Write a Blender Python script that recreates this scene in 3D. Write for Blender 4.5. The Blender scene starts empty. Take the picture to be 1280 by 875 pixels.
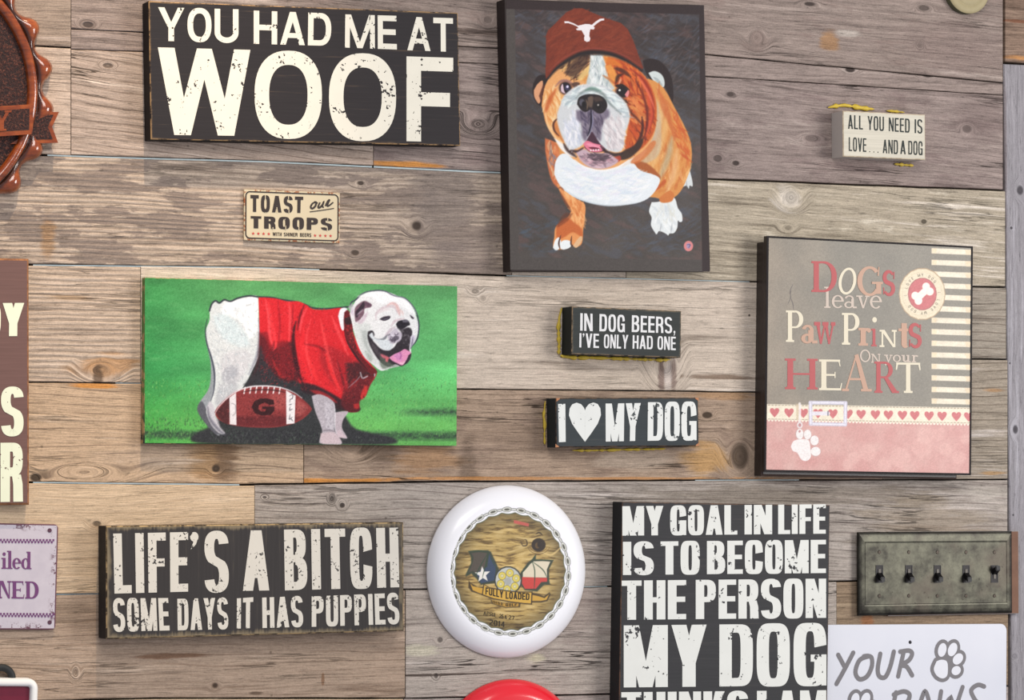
import bpy, bmesh, math, random
import numpy as np
from mathutils import Vector, Matrix

# ------------------------------------------------------------------ camera
W_, H_ = 1280.0, 875.0
F_PX = 3990.0
YAW, PITCH, DIST = math.radians(23.0), math.radians(2.2), 5.08
FWD = Vector((math.sin(YAW)*math.cos(PITCH), math.cos(YAW)*math.cos(PITCH), math.sin(PITCH)))
TARGET = Vector((0, 0, 1.70))
CAM = TARGET - FWD*DIST
scene = bpy.context.scene
col = scene.collection
cam_d = bpy.data.cameras.new('camera')
cam_d.sensor_fit = 'HORIZONTAL'; cam_d.sensor_width = 36.0
cam_d.lens = F_PX*36.0/W_
cam_d.clip_start = 0.05; cam_d.clip_end = 100
cam = bpy.data.objects.new('camera', cam_d); col.objects.link(cam)
cam.location = CAM
ROT = FWD.to_track_quat('-Z', 'Y')
cam.rotation_euler = ROT.to_euler()
scene.camera = cam
RIGHT = ROT @ Vector((1, 0, 0)); UP = ROT @ Vector((0, 1, 0))

# ------------------------------------------------------------------ light
world = bpy.data.worlds.new('room_light'); scene.world = world
world.use_nodes = True
bg = world.node_tree.nodes['Background']
bg.inputs[0].default_value = (0.88, 0.88, 1.0, 1); bg.inputs[1].default_value = 0.42

def area(name, loc, to, size, sizey, power, color):
    d = bpy.data.lights.new(name, 'AREA'); d.shape = 'RECTANGLE'; d.size = size; d.size_y = sizey
    d.energy = power; d.color = color
    o = bpy.data.objects.new(name, d); col.objects.link(o)
    o.location = loc
    o.rotation_euler = (Vector(to)-Vector(loc)).to_track_quat('-Z', 'Y').to_euler()
    return o
area("window_light", (2.6, -2.9, 2.0), (0, 0, 1.65), 1.5, 1.4, 84, (1.0, 0.97, 0.95))
area("ceiling_light", (-0.7, -2.8, 3.5), (0, 0, 1.6), 1.6, 1.0, 43, (1.0, 0.965, 0.92))
sp = bpy.data.lights.new('track_spot', 'SPOT'); sp.energy = 300; sp.color = (1.0, 0.78, 0.55)
sp.spot_size = math.radians(21); sp.spot_blend = 1.0; sp.shadow_soft_size = 0.02
so = bpy.data.objects.new('track_spot', sp); col.objects.link(so)
so.location = (-0.60, -1.20, 4.40)
so.rotation_euler = (Vector((-0.66, 0, 1.97))-so.location).to_track_quat('-Z', 'Y').to_euler()

scene.view_settings.view_transform = 'Standard'
scene.view_settings.look = 'None'
scene.view_settings.exposure = 0.0
scene.view_settings.gamma = 1.0
scene.view_settings.use_curve_mapping = False

# ------------------------------------------------------------------ helpers
def at(px, py, depth=0.0):
    """point of the plane y = -depth seen at a photograph pixel"""
    d = FWD*F_PX + RIGHT*(px-W_/2) - UP*(py-H_/2)
    t = (-depth-CAM.y)/d.y
    return CAM + d*t

def s2l(c):
    c = np.asarray(c, float)
    return np.where(c <= 0.04045, c/12.92, ((np.clip(c, 0, 9)+0.055)/1.055)**2.4)
def C(r, g, b):
    v = s2l(np.array((r, g, b))/255.0)
    return (float(v[0]), float(v[1]), float(v[2]), 1.0)

def tag(o, label=None, cat=None, group=None, kind=None):
    if label: o['label'] = label
    if cat: o['category'] = cat
    if group: o['group'] = group
    if kind: o['kind'] = kind
    return o

def empty(name, loc, roll=0.0):
    o = bpy.data.objects.new(name, None); col.objects.link(o)
    o.empty_display_size = 0.03
    o.location = loc; o.rotation_euler = (0, roll, 0)
    return o

def mesh(name, verts, faces, mats, parent=None, mi=None, smooth=False):
    me = bpy.data.meshes.new(name)
    me.from_pydata([tuple(v) for v in verts], [], faces)
    for m in (mats if isinstance(mats, (list, tuple)) else [mats]): me.materials.append(m)
    if mi is not None:
        me.polygons.foreach_set('material_index', mi)
    if smooth: me.polygons.foreach_set('use_smooth', [True]*len(me.polygons))
    me.update()
    o = bpy.data.objects.new(name, me); col.objects.link(o)
    if parent is not None: o.parent = parent
    return o

def bm_obj(name, bm, mats, parent=None, smooth=False):
    bmesh.ops.recalc_face_normals(bm, faces=bm.faces)
    me = bpy.data.meshes.new(name); bm.to_mesh(me); bm.free()
    for m in (mats if isinstance(mats, (list, tuple)) else [mats]): me.materials.append(m)
    if smooth: me.polygons.foreach_set('use_smooth', [True]*len(me.polygons))
    o = bpy.data.objects.new(name, me); col.objects.link(o)
    if parent is not None: o.parent = parent
    return o

# ------------------------------------------------------------------ node helper
class NT:
    def __init__(self, name):
        self.m = bpy.data.materials.new(name); self.m.use_nodes = True
        self.t = self.m.node_tree; self.t.nodes.clear()
        self.out = self.n('ShaderNodeOutputMaterial')
        self.b = self.n('ShaderNodeBsdfPrincipled')
        self.t.links.new(self.b.outputs[0], self.out.inputs[0])
    def n(self, typ, **kw):
        x = self.t.nodes.new(typ)
        for k, v in kw.items(): setattr(x, k, v)
        return x
    def put(self, sock, v):
        if isinstance(v, bpy.types.NodeSocket): self.t.links.new(v, sock)
        elif v is not None:
            if sock.type == 'RGBA' and len(v) == 3: v = (*v, 1)
            sock.default_value = v
    def math(self, op, a, b=None, c=None, clamp=False):
        x = self.n('ShaderNodeMath', operation=op, use_clamp=clamp)
        self.put(x.inputs[0], a)
        if b is not None: self.put(x.inputs[1], b)
        if c is not None: self.put(x.inputs[2], c)
        return x.outputs[0]
    def vec(self, x, y, z):
        c = self.n('ShaderNodeCombineXYZ')
        for i, v in enumerate((x, y, z)): self.put(c.inputs[i], v)
        return c.outputs[0]
    def obj(self):
        tc = self.n('ShaderNodeTexCoord'); s = self.n('ShaderNodeSeparateXYZ')
        self.t.links.new(tc.outputs['Object'], s.inputs[0])
        return tc.outputs['Object'], s.outputs
    def noise(self, v, scale=1.0, detail=2.0, rough=0.5, dist=0.0):
        x = self.n('ShaderNodeTexNoise'); self.put(x.inputs['Vector'], v)
        x.inputs['Scale'].default_value = scale; x.inputs['Detail'].default_value = detail
        x.inputs['Roughness'].default_value = rough; x.inputs['Distortion'].default_value = dist
        return x.outputs[0]
    def ramp(self, f, stops, interp='LINEAR'):
        x = self.n('ShaderNodeValToRGB'); x.color_ramp.interpolation = interp
        e = x.color_ramp.elements
        while len(e) < len(stops): e.new(0.5)
        for i, (p, c) in enumerate(stops):
            e[i].position = p
            e[i].color = c if len(c) == 4 else (*c, 1)
        self.put(x.inputs[0], f)
        return x.outputs[0]
    def step(self, f, a, b):
        x = self.n('ShaderNodeMapRange', interpolation_type='SMOOTHSTEP')
        self.put(x.inputs[0], f); x.inputs[1].default_value = a; x.inputs[2].default_value = b
        return x.outputs[0]
    def mix(self, f, a, b, mode='MIX'):
        x = self.n('ShaderNodeMix', data_type='RGBA', blend_type=mode)
        self.put(x.inputs[0], f); self.put(x.inputs[6], a); self.put(x.inputs[7], b)
        return x.outputs[2]
    def bump(self, h, strength, dist):
        x = self.n('ShaderNodeBump'); x.inputs['Strength'].default_value = strength
        x.inputs['Distance'].default_value = dist; self.put(x.inputs['Height'], h)
        self.t.links.new(x.outputs[0], self.b.inputs['Normal'])
    def fin(self, color, rough=0.6, metal=0.0, spec=None, coat=None):
        self.put(self.b.inputs['Base Color'], color)
        self.put(self.b.inputs['Roughness'], rough)
        self.put(self.b.inputs['Metallic'], metal)
        if spec is not None: self.put(self.b.inputs['Specular IOR Level'], spec)
        if coat is not None:
            self.b.inputs['Coat Weight'].default_value = coat
            self.b.inputs['Coat Roughness'].default_value = 0.12
        return self.m

def plain(name, c, rough=0.6, metal=0.0, var=0.12, scale=60, bump=0.15, spec=0.35, coat=None):
    t = NT(name); v, s = t.obj()
    n = t.noise(v, scale, 4, 0.6)
    k = t.math('MULTIPLY_ADD', n, 2*var, 1-var)
    t.bump(n, bump, 0.0006)
    return t.fin(t.mix(1.0, c, t.vec(k, k, k), 'MULTIPLY'), rough, metal, spec, coat)

def board_paint(name, c, edge, w, h, scuff=0.004, amount=0.5, grain=True, rough=0.55, vert=False):
    """painted wood: the paint rubs through near the edges of the w x h face"""
    t = NT(name); v, s = t.obj()
    if vert: g = t.vec(t.math('MULTIPLY', s[0], 240), 0, t.math('MULTIPLY', s[2], 9))
    else: g = t.vec(t.math('MULTIPLY', s[0], 9), 0, t.math('MULTIPLY', s[2], 300))
    n = t.noise(g, 1, 4, 0.6)
    big = t.noise(v, 22, 3, 0.6)
    ex = t.math('SUBTRACT', w/2, t.math('ABSOLUTE', s[0]))
    ez = t.math('SUBTRACT', h/2, t.math('ABSOLUTE', s[2]))
    e = t.math('MINIMUM', ex, ez)
    e = t.math('SUBTRACT', e, t.math('MULTIPLY', t.math('SUBTRACT', big, 0.5), scuff*2.2))
    e = t.math('SUBTRACT', e, t.math('MULTIPLY', t.math('SUBTRACT', n, 0.5), scuff*1.6))
    m = t.math('MULTIPLY', t.math('SUBTRACT', 1.0, t.step(e, 0.0, scuff)), amount)
    k = t.math('MULTIPLY_ADD', n, 0.55, 0.72)
    base = t.mix(1.0, c, t.vec(k, k, k), 'MULTIPLY')
    if grain:
        lt = t.step(n, 0.60, 0.78)
        base = t.mix(t.math('MULTIPLY', lt, 0.16), base, edge)
    t.bump(n, 0.25, 0.0005)
    return t.fin(t.mix(m, base, edge), rough, 0, 0.2)

def worn(name, a, b, lo=0.42, hi=0.6):
    t = NT(name); v, s = t.obj()
    n = t.noise(v, 55, 4, 0.7)
    return t.fin(t.mix(t.step(n, lo, hi), a, b), 0.7, 0, 0.2)

def ink(name, c, back, lo=0.66, hi=0.69, scale=150, var=0.05, stretch=1.0):
    """letter paint, chipped through to the board colour here and there"""
    t = NT(name); v, s = t.obj()
    vv = t.vec(t.math('MULTIPLY', s[0], stretch), s[1], s[2])
    n = t.noise(vv, scale, 3, 0.55)
    r = t.noise(vv, scale*0.18, 2, 0.5)
    f = t.math('ADD', t.math('MULTIPLY', n, 0.7), t.math('MULTIPLY', r, 0.42))
    m = t.step(f, lo, hi)
    k = t.math('MULTIPLY_ADD', t.noise(v, 40, 2, 0.5), 2*var, 1-var)
    return t.fin(t.mix(m, t.mix(1.0, c, t.vec(k, k, k), 'MULTIPLY'), back), 0.6, 0, 0.25)

# ------------------------------------------------------------------ a flat thing on the wall, from its four front corners
class Panel:
    def __init__(self, name, label, cat, TL, TR, BR, BL, depth, group=None, gap=0.0004):
        p = [at(*q, depth) for q in (TL, TR, BR, BL)]
        c = sum(p, Vector())/4
        ux = ((p[1]-p[0])+(p[2]-p[3]))/2
        self.roll = -math.atan2(ux.z, ux.x)
        self.w = ((p[1]-p[0]).length+(p[2]-p[3]).length)/2
        self.h = ((p[0]-p[3]).length+(p[1]-p[2]).length)/2
        self.d = depth; self.gap = gap
        self.c = Vector((c.x, 0, c.z))
        self.root = empty(name, (c.x, 0, c.z), self.roll)
        tag(self.root, label, cat, group)
    def L(self, px, py, depth=None):
        q = at(px, py, self.d if depth is None else depth)-self.c
        a = self.roll
        # inverse rotation about y
        x = q.x*math.cos(a)-q.z*math.sin(a)
        z = q.x*math.sin(a)+q.z*math.cos(a)
        return x, z

def rounded(w, h, r, seg=6):
    if r <= 0: return [(-w/2, -h/2), (w/2, -h/2), (w/2, h/2), (-w/2, h/2)]
    pts = []
    for cx, cz, a0 in ((w/2-r, -h/2+r, -90), (w/2-r, h/2-r, 0), (-w/2+r, h/2-r, 90), (-w/2+r, -h/2+r, 180)):
        for i in range(seg+1):
            a = math.radians(a0+90*i/seg)
            pts.append((cx+r*math.cos(a), cz+r*math.sin(a)))
    return pts

def slab(name, w, h, y_back, y_front, mats, parent, r=0.0, bev=0.0, cx=0.0, cz=0.0, rough_edge=0.0, seed=0):
    """slab between y_back and y_front (negative = towards the room); front edge bevelled, bevel faces take mats[1]"""
    rng = random.Random(seed)
    def loop(off, y):
        base = rounded(w-2*off, h-2*off, max(r-off, 0.0), 6)
        out = []
        if rough_edge > 0 and r <= 0:
            for i in range(4):
                a, b = base[i], base[(i+1) % 4]
                n = 14 if i % 2 == 0 else 5
                for k in range(n):
                    t = k/n
                    j = rough_edge*0.0
                    out.append((a[0]+(b[0]-a[0])*t+cx, y, a[1]+(b[1]-a[1])*t+cz))
        else:
            out = [(x+cx, y, z+cz) for x, z in base]
        return out
    loops = [loop(0, y_back), loop(0, y_front+bev)]
    if bev > 0: loops.append(loop(bev, y_front))
    n = len(loops[0]); verts = [v for l in loops for v in l]
    if rough_edge > 0:
        jit = [rng.uniform(-1, 1)*rough_edge for _ in range(n)]
        verts = [(v[0], v[1], v[2]+jit[i % n]) for i, v in enumerate(verts)]
    faces, mi = [], []
    for k in range(len(loops)-1):
        for i in range(n):
            a, b = k*n+i, k*n+(i+1) % n
            faces.append((a, b, b+n, a+n)); mi.append((1 if len(mats) > 1 else 0) if k == 1 else (2 if len(mats) > 2 else 0))
    faces.append(tuple(range((len(loops)-1)*n, len(loops)*n))); mi.append(0)
    faces.append(tuple(reversed(range(0, n)))); mi.append(0)
    o = mesh(name, verts, faces, mats, parent, mi)
    return o
# ------------------------------------------------------------------ lettering, drawn from strokes
def _arc(cx, cy, rx, ry, a0, a1, n, seg=22):
    out = []
    for i in range(seg+1):
        a = math.radians(a0+(a1-a0)*i/seg); c, s = math.cos(a), math.sin(a)
        out.append((cx+rx*math.copysign(abs(c)**(2/n), c), cy+ry*math.copysign(abs(s)**(2/n), s)))
    return out
def ring(cx, cy, rx, ry, tx, ty, a0=0, a1=360, n=2.3, seg=None):
    seg = seg or max(8, int(abs(a1-a0)/9))
    A = _arc(cx, cy, rx, ry, a0, a1, n, seg)
    B = _arc(cx, cy, max(rx-tx, .001), max(ry-ty, .001), a0, a1, n, seg)
    return [[A[i], A[i+1], B[i+1], B[i]] for i in range(seg)]
def rect(x0, y0, x1, y1): return [[(x0, y0), (x1, y0), (x1, y1), (x0, y1)]]
def quad(*p): return [list(p)]
def dot(cx, cy, rx, ry=None, n=2.0):
    ry = ry or rx
    return [_arc(cx, cy, rx, ry, 0, 360, n, 16)[:-1]]
def pen(pts, v, h, taper=None):
    k = h/v; P = [(x*k, y) for x, y in pts]; out = []; L = []
    for i in range(len(P)):
        a = P[max(i-1, 0)]; b = P[i]; c = P[min(i+1, len(P)-1)]
        d1 = (b[0]-a[0], b[1]-a[1]); d2 = (c[0]-b[0], c[1]-b[1])
        if i == 0: d1 = d2
        if i == len(P)-1: d2 = d1
        l1 = math.hypot(*d1) or 1e-9; l2 = math.hypot(*d2) or 1e-9
        n1 = (-d1[1]/l1, d1[0]/l1); n2 = (-d2[1]/l2, d2[0]/l2)
        m = (n1[0]+n2[0], n1[1]+n2[1]); q = math.hypot(*m) or 1e-9
        m = (m[0]/q, m[1]/q); s = 1/max(.45, m[0]*n1[0]+m[1]*n1[1])
        t = h/2*(taper[i] if taper else 1)
        L.append(((b[0]+m[0]*t*s)/k, b[1]+m[1]*t*s, (b[0]-m[0]*t*s)/k, b[1]-m[1]*t*s))
    return [[(L[i][0], L[i][1]), (L[i+1][0], L[i+1][1]), (L[i+1][2], L[i+1][3]), (L[i][2], L[i][3])] for i in range(len(L)-1)]

def sans(ch, v, h, n=3.2, F=None):
    """capital letter of cap height 1; returns width, polygons. F = width of a plain letter"""
    F = F or 1.0; W = F; a = lambda dy: math.degrees(math.asin(min(1, (dy/.5)**(n/2))))
    if ch == ' ': return F*0.50, []
    if ch == 'I': return v, rect(0, 0, v, 1)
    if ch == 'L': W = F*.82; return W, rect(0, 0, v, 1)+rect(v, 0, W, h)
    if ch == 'H': return W, rect(0, 0, v, 1)+rect(W-v, 0, W, 1)+rect(v, .5-h/2, W-v, .5+h/2)
    if ch == 'E': W = F*.86; return W, rect(0, 0, v, 1)+rect(v, 0, W, h)+rect(v, 1-h, W, 1)+rect(v, .51-h/2, W*.95, .51+h/2)
    if ch == 'F': W = F*.84; return W, rect(0, 0, v, 1)+rect(v, 1-h, W, 1)+rect(v, .50-h/2, W*.93, .50+h/2)
    if ch == 'T': W = F*.92; return W, rect(W/2-v/2, 0, W/2+v/2, 1-h)+rect(0, 1-h, W, 1)
    if ch == 'O': return W, ring(W/2, .5, W/2, .5+.012, v, h, 0, 360, n, 44)
    if ch == 'C': return W, ring(W/2, .5, W/2, .5+.012, v, h, a(.14), 360-a(.14), n, 40)
    if ch == 'G':
        return W, ring(W/2, .5, W/2, .5+.012, v, h, a(.15), 360-a(.10), n, 40)+rect(W-v, .16, W, .50)+rect(W*.52, .50-h*.85, W-v, .50)+rect(W-v*.42, 0, W, .18)
    if ch == 'D':
        return W, rect(0, 0, v, 1)+rect(v, 0, W*.5, h)+rect(v, 1-h, W*.5, 1)+ring(W*.5, .5, W*.5, .5, v, h, -90, 90, n, 22)
    if ch == 'U': return W, rect(0, .3, v, 1)+rect(W-v, .3, W, 1)+ring(W/2, .3, W/2, .3+.012, v, h, 180, 360, n*.85, 22)
    if ch == 'J': return W*.9, rect(W*.9-v, .3, W*.9, 1)+ring(W*.45, .3, W*.45, .3, v, h, 180, 360, n, 22)
    if ch in 'PR':
        r = .285; o = rect(0, 0, v, 1)+rect(v, 1-h, W*.5, 1)+rect(v, 1-2*r, W*.5, 1-2*r+h)+ring(W*.5, 1-r, W*.48, r, v, h, -90, 90, min(n, 2.8), 18)
        if ch == 'R':
            o += quad((W-v*1.02, 0), (W, 0), (W*.98, .30), (W*.98-v, .34))+quad((W*.98-v, .30), (W*.98, .30), (W*.90, .46), (W*.5, .46))
        return W, o
    if ch == 'B':
        return W, (rect(0, 0, v, 1)+rect(v, 1-h, W*.48, 1)+rect(v, 0, W*.48, h)+rect(v, .52-h*.45, W*.5, .52+h*.45)
                   + ring(W*.48, .745, W*.47, .255, v, h, -90, 90, min(n, 2.8), 18)+ring(W*.48, .275, W*.52, .275, v, h, -90, 90, min(n, 2.8), 18))
    if ch == 'S':
        x, ry = W/2-v/2, (1-h+.012)/4; q = min(n, 2.7)
        top = _arc(W/2, .5+ry+.006, x, ry, 12, 180, q, 20); up = _arc(W/2, .5+ry, x*1.0, ry, 180, 232, 2.0, 5)[1:]
        lo = _arc(W/2, .5-ry, x*1.0, ry, 52, 0, 2.0, 5); bot = _arc(W/2, .5-ry-.006, x, ry, 0, -168, q, 20)[1:]
        return W, pen(top+up+lo+bot, v, h)
    if ch == 'A':
        W = F*1.06; ap = v*1.08; s = .21; k = .5-ap/2/W
        return W, quad((0, 0), (v*1.02, 0), (W/2+ap*.5, 1), (W/2-ap*.5, 1))+quad((W-v*1.02, 0), (W, 0), (W/2+ap*.5, 1), (W/2-ap*.5, 1))+rect(W*.25, s, W*.75, s+h*.9)
    if ch == 'V':
        W = F*1.04; ap = v*1.05
        return W, quad((0, 1), (W/2-ap*.5, 0), (W/2+ap*.5, 0), (v*1.02, 1))+quad((W, 1), (W/2+ap*.5, 0), (W/2-ap*.5, 0), (W-v*1.02, 1))
    if ch == 'Y':
        W = F*1.08; m = W/2
        return W, rect(m-v/2, 0, m+v/2, .44)+quad((0, 1), (m-v/2, .38), (m+v/2, .38), (v*1.12, 1))+quad((W, 1), (W-v*1.12, 1), (m-v/2, .38), (m+v/2, .38))
    if ch == 'M':
        W = F*1.34 if F < 1.5 else F*1.2; m = W/2; u = v*.5
        return W, rect(0, 0, v*.92, 1)+rect(W-v*.92, 0, W, 1)+quad((0, 1), (m-u, 0), (m+u*.75, 0), (v*1.12, 1))+quad((W, 1), (W-v*1.12, 1), (m-u*.75, 0), (m+u, 0))
    if ch == 'N':
        W = F*1.03
        return W, rect(0, 0, v*.9, 1)+rect(W-v*.9, 0, W, 1)+quad((0, 1), (W-v*1.08, 0), (W, 0), (v*1.08, 1))
    if ch == 'W':
        W = F*1.56; b = v*.98; t = W/2; p1 = W*.265; p2 = W-p1; u = b*.5
        return W, (quad((0, 1), (p1-u, 0), (p1+u, 0), (b, 1))+quad((p1-u, 0), (p1+u, 0), (t+u*.9, 1), (t-u*.9, 1))
                   + quad((t-u*.9, 1), (t+u*.9, 1), (p2+u, 0), (p2-u, 0))+quad((W, 1), (W-b, 1), (p2-u, 0), (p2+u, 0)))
    if ch == 'K':
        return W, rect(0, 0, v, 1)+quad((W*1.0, 1), (W-v*1.1, 1), (v*.8, .42), (v*1.1, .25))+quad((W*1.04, 0), (W*1.04-v*1.1, 0), (v*1.1, .52), (v*2.0, .66))
    if ch == 'X':
        return W, quad((0, 0), (v*1.1, 0), (W, 1), (W-v*1.1, 1))+quad((0, 1), (v*1.1, 1), (W, 0), (W-v*1.1, 0))
    if ch == 'Z': return W, rect(0, 0, W, h)+rect(0, 1-h, W, 1)+quad((0, h), (v*1.2, h), (W, 1-h), (W-v*1.2, 1-h))
    if ch == '.': return v, rect(0, 0, v, h*.95)
    if ch == ',': return v*.9, dot(v*.45, .09, v*.45, .075)+quad((v*.40, .02), (v*.88, .10), (v*.62, -.10), (v*.15, -.17))
    if ch == "'": return v*1.0, dot(v*.5, .92, v*.46, .085)+quad((v*.45, .86), (v*.95, .92), (v*.66, .78), (v*.12, .70))
    if ch == '!': return v, rect(0, .3, v, 1)+rect(0, 0, v, h)
    if ch == '&': return W, ring(W*.42, .76, W*.3, .24, v*.8, h, 0, 360, 2.2, 16)+ring(W*.42, .27, W*.42, .27, v*.8, h, 0, 360, 2.2, 18)+quad((W*.5, .5), (W*.7, .5), (W, 0), (W*.8, 0))
    if ch == '0': return sans('O', v, h, n, F)
    if ch == '1': return v*1.7, rect(v*.7, 0, v*1.7, 1)+quad((0, .72), (v*.7, .82), (v*.9, 1), (v*.7, 1))
    if ch == '2':
        top = _arc(W/2, .70, W/2-v/2, .30-h/2, 165, -20, 2.4, 14)
        return W, pen(top+[(W*.3, .25), (v*.6, h*.9)], v, h)+rect(0, 0, W, h)
    if ch == '4': return W, rect(W*.62, 0, W*.62+v, 1)+rect(0, .22, W, .22+h)+quad((0, .25), (v, .25), (W*.62+v*.6, 1), (W*.62-v*.1, 1))
    if ch == '6': return W, ring(W/2, .32, W/2, .32, v, h, 0, 360, n, 20)+ring(W/2, .5, W/2, .5, v, h, 60, 190, n, 16)
    if ch == '7': return W, rect(0, 1-h, W, 1)+quad((W*.25, 0), (W*.25+v, 0), (W, 1-h), (W-v*1.1, 1-h))
    return F, rect(0, 0, F, 1)

def serif(ch, v=.17, t=.055, x=.64):
    """old-style letter with thin serifs; returns width, polygons"""
    sh = t*1.15; so = .085
    def stem(x0, y0, y1, top=True, bot=True, lt=True):
        o = rect(x0, y0, x0+v, y1)
        if bot: o += rect(x0-so, y0, x0+v+so, y0+sh)+quad((x0-so*.2, y0+sh), (x0+v+so*.2, y0+sh), (x0+v, y0+sh+.06), (x0, y0+sh+.06))
        if top: o += rect(x0-so, y1-sh, x0+v+(so if not lt else 0), y1)
        return o
    if ch == ' ': return .34, []
    if ch == 'D': return .98, stem(so, 0, 1)+rect(v, 0, .5, sh)+rect(v, 1-sh, .5, 1)+ring(.44, .5, .50, .5, v*1.05, sh, -90, 90, 2.1, 20)
    if ch == 'O': return .98, ring(.49, .5, .49, .52, v, t*1.3, 0, 360, 2.0, 36)
    if ch == 'Q': return .6, ring(.31, .42, .33, .44, v*.9, t*1.4, 0, 360, 2.0, 36)
    if ch == 'G': return .98, ring(.49, .5, .49, .52, v, t*1.3, 42, 322, 2.0, 34)+rect(.98-v-.03, .06, .95, .44)+rect(.58, .40, 1.02, .40+sh)+quad((.80, .70), (.86, .68), (.88, 1.0), (.84, 1.0))
    if ch == 'H': return 1.14, stem(so, 0, 1, lt=False)+stem(1.14-so-v, 0, 1, lt=False)+rect(so+v, .5-t/2, 1.14-so-v, .5+t/2)
    if ch == 'E': return .90, stem(so, 0, 1)+rect(.1, 0, .86, sh)+rect(.1, 1-sh, .82, 1)+rect(.2, .5-t/2, .62, .5+t/2)+quad((.84, 0), (.80, .02), (.86, .24), (.90, .24))+quad((.78, 1), (.74, .97), (.80, .78), (.84, .78))+rect(.60, .40, .64, .60)
    if ch == 'A': return 1.10, quad((.10, 0), (.10+t*1.2, 0), (.56, .98), (.50, .98))+quad((.80, 0), (.80+v*1.2, 0), (.60, 1.02), (.46, .98))+rect(.28, .30, .78, .30+t)+rect(0, 0, .26, sh)+rect(.70, 0, 1.10, sh)
    if ch == 'R': return 1.04, stem(so, 0, 1)+rect(.2, 1-sh, .5, 1)+rect(.2, .47, .5, .47+t)+ring(.44, .735, .37, .265, v, t, -90, 90, 2.1, 18)+quad((.78, 0), (1.06, 0), (.58, .50), (.40, .50))+rect(.86, 0, 1.08, sh)
    if ch == 'T': return .96, stem(.48-v/2, 0, 1, top=False)+rect(.02, 1-sh, .94, 1)+quad((0, .76), (.05, .76), (.10, .97), (.03, 1))+quad((.96, .76), (.91, .76), (.86, .97), (.93, 1))
    if ch == 'P': return .78, stem(so, 0, 1)+rect(.2, 1-sh, .42, 1)+rect(.2, .44, .42, .44+t)+ring(.38, .72, .36, .28, v, t, -90, 90, 2.1, 18)
    if ch in 'NM'[:1]: return .86, rect(.10, 0, .10+t, 1)+rect(.72, 0, .72+t, 1)+quad((.06, 1), (.10+v, 1), (.72+t, 0), (.68, 0))+rect(0, 0, .25, sh)+rect(0, 1-sh, .2, 1)+rect(.62, 1-sh, .88, 1)
    if ch in 'sS':
        k = x if ch == 's' else 1.0; w = .5 if ch == 's' else .62; vv = v*.82
        r = k/4-t/3; X = w/2-vv/2
        p = _arc(w/2, k/2+r, X, r, 25, 230, 2.0, 14)+_arc(w/2, k/2-r, X, r, 50, -155, 2.0, 14)
        tp = [.55+.6*math.sin(math.pi*i/(len(p)-1)) for i in range(len(p))]
        return w, pen(p, vv, vv*.85, tp)+rect(w-.08, k*.66, w-.03, k*.95)+rect(.02, k*.05, .07, k*.33)
    if ch == 'l': return .34, stem(.10, 0, 1.06)
    if ch == 'i': return .34, stem(.10, 0, x)+dot(.10+v/2, x+.22, .105)
    if ch == 'e': return .56, ring(.29, x/2, .29, x/2+.01, v*.92, t, 0, 318, 2.0, 26)+rect(.10, x*.50, .50, x*.50+t)
    if ch == 'o': return .62, ring(.31, x/2, .31, x/2+.01, v*.92, t, 0, 360, 2.0, 26)
    if ch == 'c': return .54, ring(.28, x/2, .28, x/2+.01, v*.92, t, 40, 320, 2.0, 26)
    if ch == 'd': return .68, ring(.29, x/2, .29, x/2+.01, v*.92, t, 0, 360, 2.0, 26)+rect(.60-v, 0, .60, 1.04)+rect(.34, 1.04-sh, .60, 1.04)+rect(.55, 0, .68, sh)
    if ch == 'a': return .58, rect(.46-v, .05, .46, x*.72)+ring(.24, x*.70, .22, x*.31, v*.7, t*1.1, 0, 165, 2.0, 14)+ring(.22, x*.26, .22, x*.27, v*.75, t, 0, 360, 2.0, 20)+rect(.40, 0, .60, sh*1.2)
    if ch in 'vyw':
        def vv(o): return quad((o+.04, x), (o+.04+v, x), (o+.33, 0), (o+.25, 0))+quad((o+.46, x), (o+.46+t, x), (o+.33, 0), (o+.25, 0))+rect(o-.04, x-sh, o+.26, x)+rect(o+.38, x-sh, o+.60, x)
        if ch == 'v': return .58, vv(0)
        if ch == 'w': return .96, vv(0)+vv(.40)
        return .58, vv(0)+quad((.25, 0), (.33, 0), (.14, -.30), (.08, -.26))+dot(.07, -.25, .065)
    if ch == 'r': return .48, stem(.10, 0, x)+ring(.36, x*.66, .18, x*.34, .10, t*1.4, 60, 160, 2.0, 10)+dot(.42, x*.86, .075)
    if ch == 'n': return .74, stem(.10, 0, x)+stem(.46, 0, x*.70, top=False)+ring(.37, x*.66, .26, x*.34, v, t*1.4, 0, 165, 2.0, 14)
    if ch == 'u': return .74, rect(.10, .16, .10+v, x)+rect(0, x-sh, .2, x)+rect(.44, 0, .44+v, x)+rect(.36, x-sh, .5, x)+ring(.33, x*.34, .23, x*.34, v, t*1.4, 180, 350, 2.0, 14)+rect(.5, 0, .72, sh)
    if ch == 't': return .42, rect(.12, .08, .12+v, x+.18)+rect(0, x-sh, .40, x)+ring(.27, .14, .15, .15, .1, t*1.2, 180, 320, 2.0, 8)
    return .6, rect(0, 0, .6, 1)

def layout(text, glyph, space=.14, kern=None):
    """-> list of polygons in (0..1, y) units and total width"""
    x = 0; out = []
    for i, ch in enumerate(text):
        w, polys = glyph(ch)
        out += [[(p[0]+x, p[1]) for p in q] for q in polys]
        x += w+(space if i < len(text)-1 else 0)
        if kern and text[i:i+2] in kern: x += kern[text[i:i+2]]
    return [[(p[0]/x, p[1]) for p in q] for q in out], x

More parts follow.
